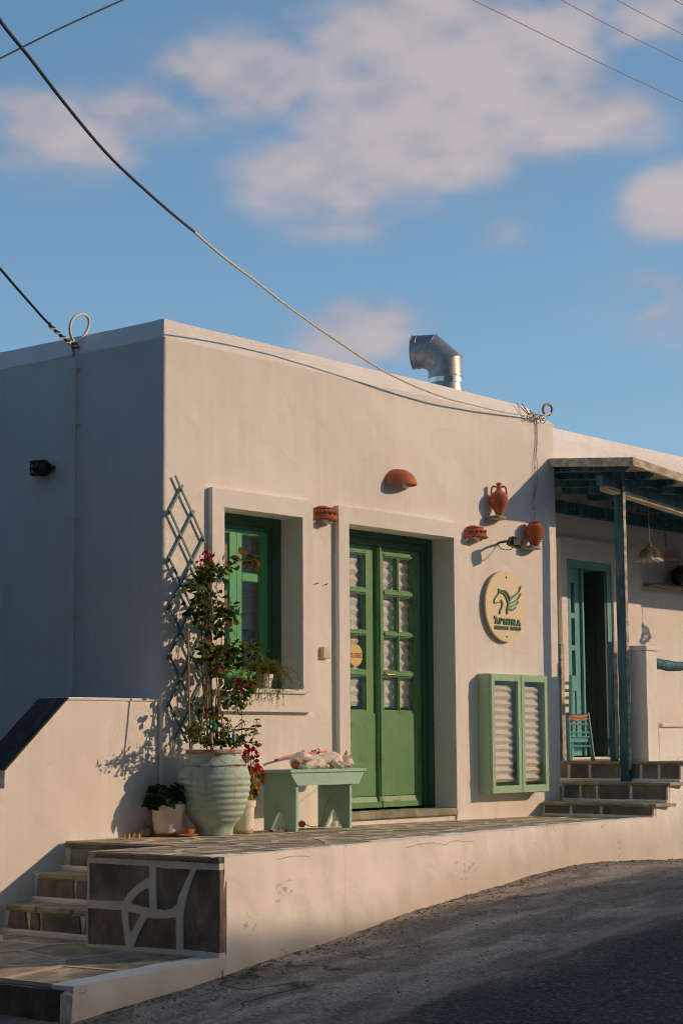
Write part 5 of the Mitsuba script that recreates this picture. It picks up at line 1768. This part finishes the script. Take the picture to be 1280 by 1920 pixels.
# hind legs fold forward, both paws ahead of the belly
for (kx, px_, dy, dz) in ((1.165, 1.115, .0, .0), (1.225, 1.195, -.018, .004)):
    knee = np.array([kx + .03, -.335 + dy, zb + .040])
    hock = np.array([px_ - .02, -.352 + dy, zb + .022])
    paw = np.array([px_ + .048, -.385 + dy, zb + .017])
    body = body + bone(hip + [0, -.02, -.012], .052, knee, .030) + bone(knee, .030, hock, .019) + bone(hock, .019, paw, .0165) + sp(paw + [.010, -.006, 0], .019, (1.2, 1, .85))
# fore legs reach forward under the chin, wrists bent
for (ex, wx, dy) in ((1.405, 1.382, .0), (1.455, 1.450, -.006)):
    el = np.array([ex, -.345 + dy, zb + .040])
    wr = np.array([wx, -.392 + dy, zb + .026])
    pw = np.array([wx + .012, -.418 + dy, zb + .014])
    body = body + bone(shl + [-.02, -.02, -.01], .038, el, .027) + bone(el, .027, wr, .018) + bone(wr, .018, pw, .0155) + sp(pw + [.004, -.006, 0], .0165, (1.1, 1.1, .8))
# tail curled along the rump
tl = curve([rump + [-.02, .0, -.015], rump + [-.050, -.03, -.030], rump + [-.050, -.085, -.033], rump + [-.015, -.125, -.034]], 10)
for a, b in zip(tl[:-1], tl[1:]):
    body = body + bone(a, .017, b, .017)
# the upper ear stands up, the lower one lies under the head
for q in ((head + [.000, .014, .030], head + [.034, .022, .026], head + [.030, .020, .088]), (head + [-.012, -.028, .026], head + [.006, -.038, .026], head + [-.004, -.046, .052])):
    body = body + (sp(q[0], .010) + sp(q[1], .009) + sp(q[2], .0025)).hull()
body = body.refine_to_length(.0062)
k = body.to_mesh()
ct = trimesh.Trimesh(k.vert_properties[:, :3].astype(float), k.tri_verts, process=True)
trimesh.smoothing.filter_taubin(ct, lamb=.5, nu=.52, iterations=9)
v = np.array(ct.vertices)
v = v + np.array(ct.vertex_normals) * ((meshkit.fbm(v * np.array([70, 160, 160]), 3, 4) - .5) * .0075)[:, None]
v[:, 2] = np.maximum(v[:, 2], zb - .002)
wob = meshkit.fbm(v * 40, 3, 2)
col = np.tile([.80, .71, .58], (len(v), 1)) * (.74 + .50 * wob[:, None])
ging = np.array([.44, .17, .065])


def patch(c, r, w=.012):
    d = np.linalg.norm(v - np.asarray(c), axis=1) + (wob - .5) * .03
    return np.clip((r - d) / w, 0, 1)[:, None]


g = np.maximum.reduce([patch(head + [.020, .014, .050], .040), patch(head + [.034, .004, .018], .022), patch(rump + [-.050, -.040, -.02], .052), patch(head + [.012, -.008, .040], .022)])
col = col * (1 - g) + ging * g * (.8 + .4 * wob[:, None])
gr = patch(mid_ + [0, -.03, .04], .030, .03) * .35  # brown-grey painted on the flank as soft shading
col = col * (1 - gr) + np.array([.42, .34, .24]) * gr
pk = np.maximum.reduce([patch(p_, .013, .006) for p_ in ((1.175, -.412, zb + .012), (1.258, -.430, zb + .012), (1.402, -.440, zb + .010), (1.466, -.446, zb + .010), tuple(head + [.034, -.052, -.020]))])
col = col * (1 - pk) + np.array([.30, .16, .13]) * pk
inn = patch(head + [.022, .012, .058], .013, .006)
col = col * (1 - inn) + np.array([.52, .24, .18]) * inn
add(f'{CAT}__body', tm(v, ct.faces), 'fur', smooth=True, color=np.clip(col, 0, 1))
for dx, dy, dz in ((.008, -.046, .006), (.034, -.036, .006)):
    e = head + [dx, dy, dz]
    add(f'{CAT}__closed_eye', tube(curve([e + [-.007, .002, .002], e + [0, -.003, -.002], e + [.007, .001, .001]], 8), .0016, 5), 'dark_cloth')
wk = [tube([head + [.026, -.054, -.016], head + [.026 + .03 * s, -.078, -.012 + .008 * t]], .0006, 4) for s in (-1, 1) for t in (-1, 0, 1)]
add(f'{CAT}__whisker', cat(wk), 'white_enamel')

# pink toy rod clipped along the wall behind the cat, its red ball on a pink cord under the bench
key = thing('pink_toy_rod', 'bent pink rod held by two black rings against the wall behind the cat', 'toy')
rp = curve([P(518, 1425, -.06), P(540, 1418.5, -.06), P(566, 1413.5, -.06), P(590, 1411, -.06), P(612, 1409.5, -.06)], 30)
add(f'{key}__rod', tube(rp, .0075, 8), 'pink_plastic', smooth=50)
add(f'{key}__tip', tube([P(516, 1426, -.06), P(520, 1424.6, -.06)], .0082, 8), 'black_rubber')
for px, py in ((567.5, 1412.5), (595, 1409)):
    c = P(px, py, -.065)
    rg = [c + RGT * math.cos(a) * .0135 + np.array([0, 0, math.sin(a) * .017]) for a in np.linspace(0, 6.283, 24)[:-1]]
    add(f'{key}__ring', tube(rg, .0034, 6, closed=True), 'black_iron', smooth=50)
    add(f'{key}__ring_leg', cat([tube([c + RGT * s * .008 + [0, 0, -.016], c + RGT * s * .010 + [0, 0, -.055]], .0026, 5) for s in (-1, 1)] + [tube([c + RGT * (s * .007 - .035) + [0, 0, -.010], c + RGT * (s * .009 - .038) + [0, 0, -.050]], .0024, 5) for s in (-1, 1)]), 'black_iron')
    add(f'{key}__hook_plate', bar(c + RGT * -.045, c + RGT * -.012, .008, .014), 'black_iron')
key = thing('toy_ball', 'small red ball on a pink cord lying by the wall under the green bench', 'toy ball')
c = P(566, 1548, -.055)
add(f'{key}__ball', rough_up(ball((c[0], -.055, .028), .026, 3), .01, .002, 60, 3), 'pink_plastic', smooth=True)
add(f'{key}__cord', tube(curve([(c[0] + .02, -.06, .03), P(585, 1549, -.10) * [1, 1, 0] + [0, 0, .008], P(600, 1543, -.20) * [1, 1, 0] + [0, 0, .020], P(606, 1538, -.24), P(640, 1440, -.10) * [1, 1, 0] + [0, 0, .36]], 30), .003, 6), 'pink_plastic', smooth=50)

# ------------------------------------------------------------------ overhead cables
key = thing('service_cable', 'thick cable sagging across the sky to the right corner of the roof, black then white', 'cable')
far = [P(x, y, Y_) for x, y, Y_ in ((-200, -190, -4.6), (-60, -34, -3.6), (0, 37, -3.05), (60, 113, -2.75), (130, 204, -2.4), (200, 287, -2.05), (280, 363, -1.65), (364, 434, -1.2))]
wh = [P(x, y, Y_) for x, y, Y_ in ((364, 434, -1.2), (415, 478, -.948), (470, 519.5, -.70), (530, 567, -.46), (560, 589, -.37), (600, 617.5, -.29), (640, 644.5, -.235), (680, 671.5, -.19), (720, 696, -.155), (760, 716, -.13), (800, 733, -.11), (850, 750, -.09), (900, 762.5, -.07), (950, 773.5, -.045), (985, 779, -.035), (1000, 782, -.03))]
add(f'{key}__black_length', tube(curve(far, 60), .0085, 12), 'black_rubber', smooth=True)
add(f'{key}__white_length', tube(curve(wh, 80), np.r_[np.linspace(.0085, .0078, 40), np.linspace(.0078, .0065, 40)], 12), 'white_cable', smooth=True)
key = thing('cable_anchor', 'knotted wires and a coil of cable tied at the right end of the parapet', 'cable anchor')
hook = P(1000, 779, -.03)
lp_ = [P(1026 + 8.5 * math.cos(a), 768 + 10.5 * math.sin(a), -.02) for a in np.linspace(1.6, 1.6 + 5.9, 30)]
add(f'{key}__coil', tube(lp_, .012, 8), 'grey_cable', smooth=50)
add(f'{key}__lead', tube(curve([P(1000, 781, -.03), P(1010, 784, -.04), P(1020, 779, -.03), P(1030, 774, -.02)], 20), .011, 8), 'white_cable', smooth=50)
ra = np.random.default_rng(3)
for q in range(9):
    c = np.array([992 + q * 3.6, 777 + .9 * q + ra.normal(0, 2)])
    lp2 = [P(c[0] + (4.2 + ra.random()) * math.cos(a), c[1] + 5.0 * math.sin(a), -.045 - .01 * math.cos(a)) for a in np.linspace(0, 5.2 + ra.random(), 14)]
    add(f'{key}__wire_twist', tube(lp2, .0038, 5), ('rusty_wire', 'grey_cable', 'white_cable')[q % 3], smooth=50)
for a, b in (((968, 756), (990, 777)), ((978, 757), (991, 776))):
    add(f'{key}__stay', tube([P(*a, .06), P(*b, -.03)], .004, 5), 'rusty_wire')
dw = [(1005, 788), (1006, 800), (1006, 830), (1004.5, 850)]
add(f'{key}__drop_wire', tube(curve([P(a, b, -.012) for a, b in dw], 20), .0055, 6), 'grey_cable', smooth=50)
add(f'{key}__drop_wire', tube(curve([P(a, b, -.012) for a, b in ((1004.5, 850), (1001, 880), (1000.5, 905), (1003, 925), (1000, 945), (1003, 960), (1000, 975))], 26), .0030, 5), 'grey_cable', smooth=50)
add(f'{key}__drop_wire', tube(curve([P(a, b, -.012) for a, b in ((1004.5, 850), (1007, 880), (1005.5, 915), (1000, 935), (1001, 955))], 26), .0030, 5), 'grey_cable', smooth=50)

key = thing('left_cable', 'black cable coming down from the left to the edge of the side wall roof', 'cable')
end = P(134, 645, .93)
add(f'{key}__run', tube(curve([P(-260, 205, -1.2), P(-120, 370, -.4), P(0, 503, .25), P(45, 555, .52), P(91, 606, .74), P(134, 645, .90)], 50), .0090, 12), 'black_rubber', smooth=True)
tw = []
for t in np.linspace(0, 1, 60):
    b = P(91 + 43 * t, 606 + 39 * t, .74 + .16 * t)
    a = t * 2 * math.pi * 4.5
    tw.append(b + RGT * math.cos(a) * .015 + np.array([0, 0, math.sin(a) * .015]))
add(f'{key}__binding', tube(tw, .0052, 6), 'white_cable', smooth=50)
key = thing('cable_loop', 'loop of pale cable tied at the left roof edge where the black cable ends', 'cable')
lp3 = [P(148 + 17 * math.cos(a) * (1 - .25 * math.sin(a)) + 5 * -math.sin(a), 615 + 26 * math.sin(a), .90) for a in np.linspace(1.9, 1.9 + 6.0, 44)]
add(f'{key}__loop', tube(lp3, .0105, 12), 'white_cable', smooth=True)
add(f'{key}__tail', tube(curve([P(133, 640, .90), P(136, 652, .90), P(139, 660, .895), P(138, 668, .895)], 16), .009, 7), 'grey_cable', smooth=50)
for q in range(5):
    c = (133 + q * 3.6, 642 + q * 2.5)
    lp2 = [P(c[0] + 5 * math.cos(a), c[1] + 4.5 * math.sin(a), .885) for a in np.linspace(0, 5.6, 12)]
    add(f'{key}__wire_twist', tube(lp2, .005, 5), ('rusty_wire', 'white_cable', 'black_rubber')[q % 3], smooth=50)
add(f'{key}__nail', tube([P(143, 650, .88), P(152, 655, .96)], .006, 5), 'rusty_wire')

key = thing('crossing_cable', 'black cable crossing the top left corner of the sky behind the service cable', 'cable')
add(f'{key}__run', tube(curve([P(-300, 259, 2.0), P(0, 109, 2.3), P(114, 52, 2.4), P(228, 0, 2.5), P(420, -84, 2.7)], 30), .0080, 7), 'black_rubber', smooth=50)
for (q, lab) in (([(700, -95), (884, -2), (960, 35), (1090, 100), (1280, 190), (1500, 290)], 'lowest of the thin wires in the top right of the sky'),
                 ([(850, -110), (1050, -2), (1140, 46), (1280, 115), (1500, 222)], 'second thin wire from below in the top right of the sky'),
                 ([(950, -118), (1155, -2), (1280, 64), (1500, 175)], 'third thin wire from below in the top right of the sky'),
                 ([(1050, -122), (1262, -2), (1280, 8), (1500, 125)], 'uppermost thin wire just cutting the top right corner of the sky')):
    key = thing('overhead_wire', lab, 'wire')
    add(f'{key}__run', tube(curve([P(a, b, 9.0) for a, b in q], 30), .0078, 6), 'grey_cable', smooth=50)
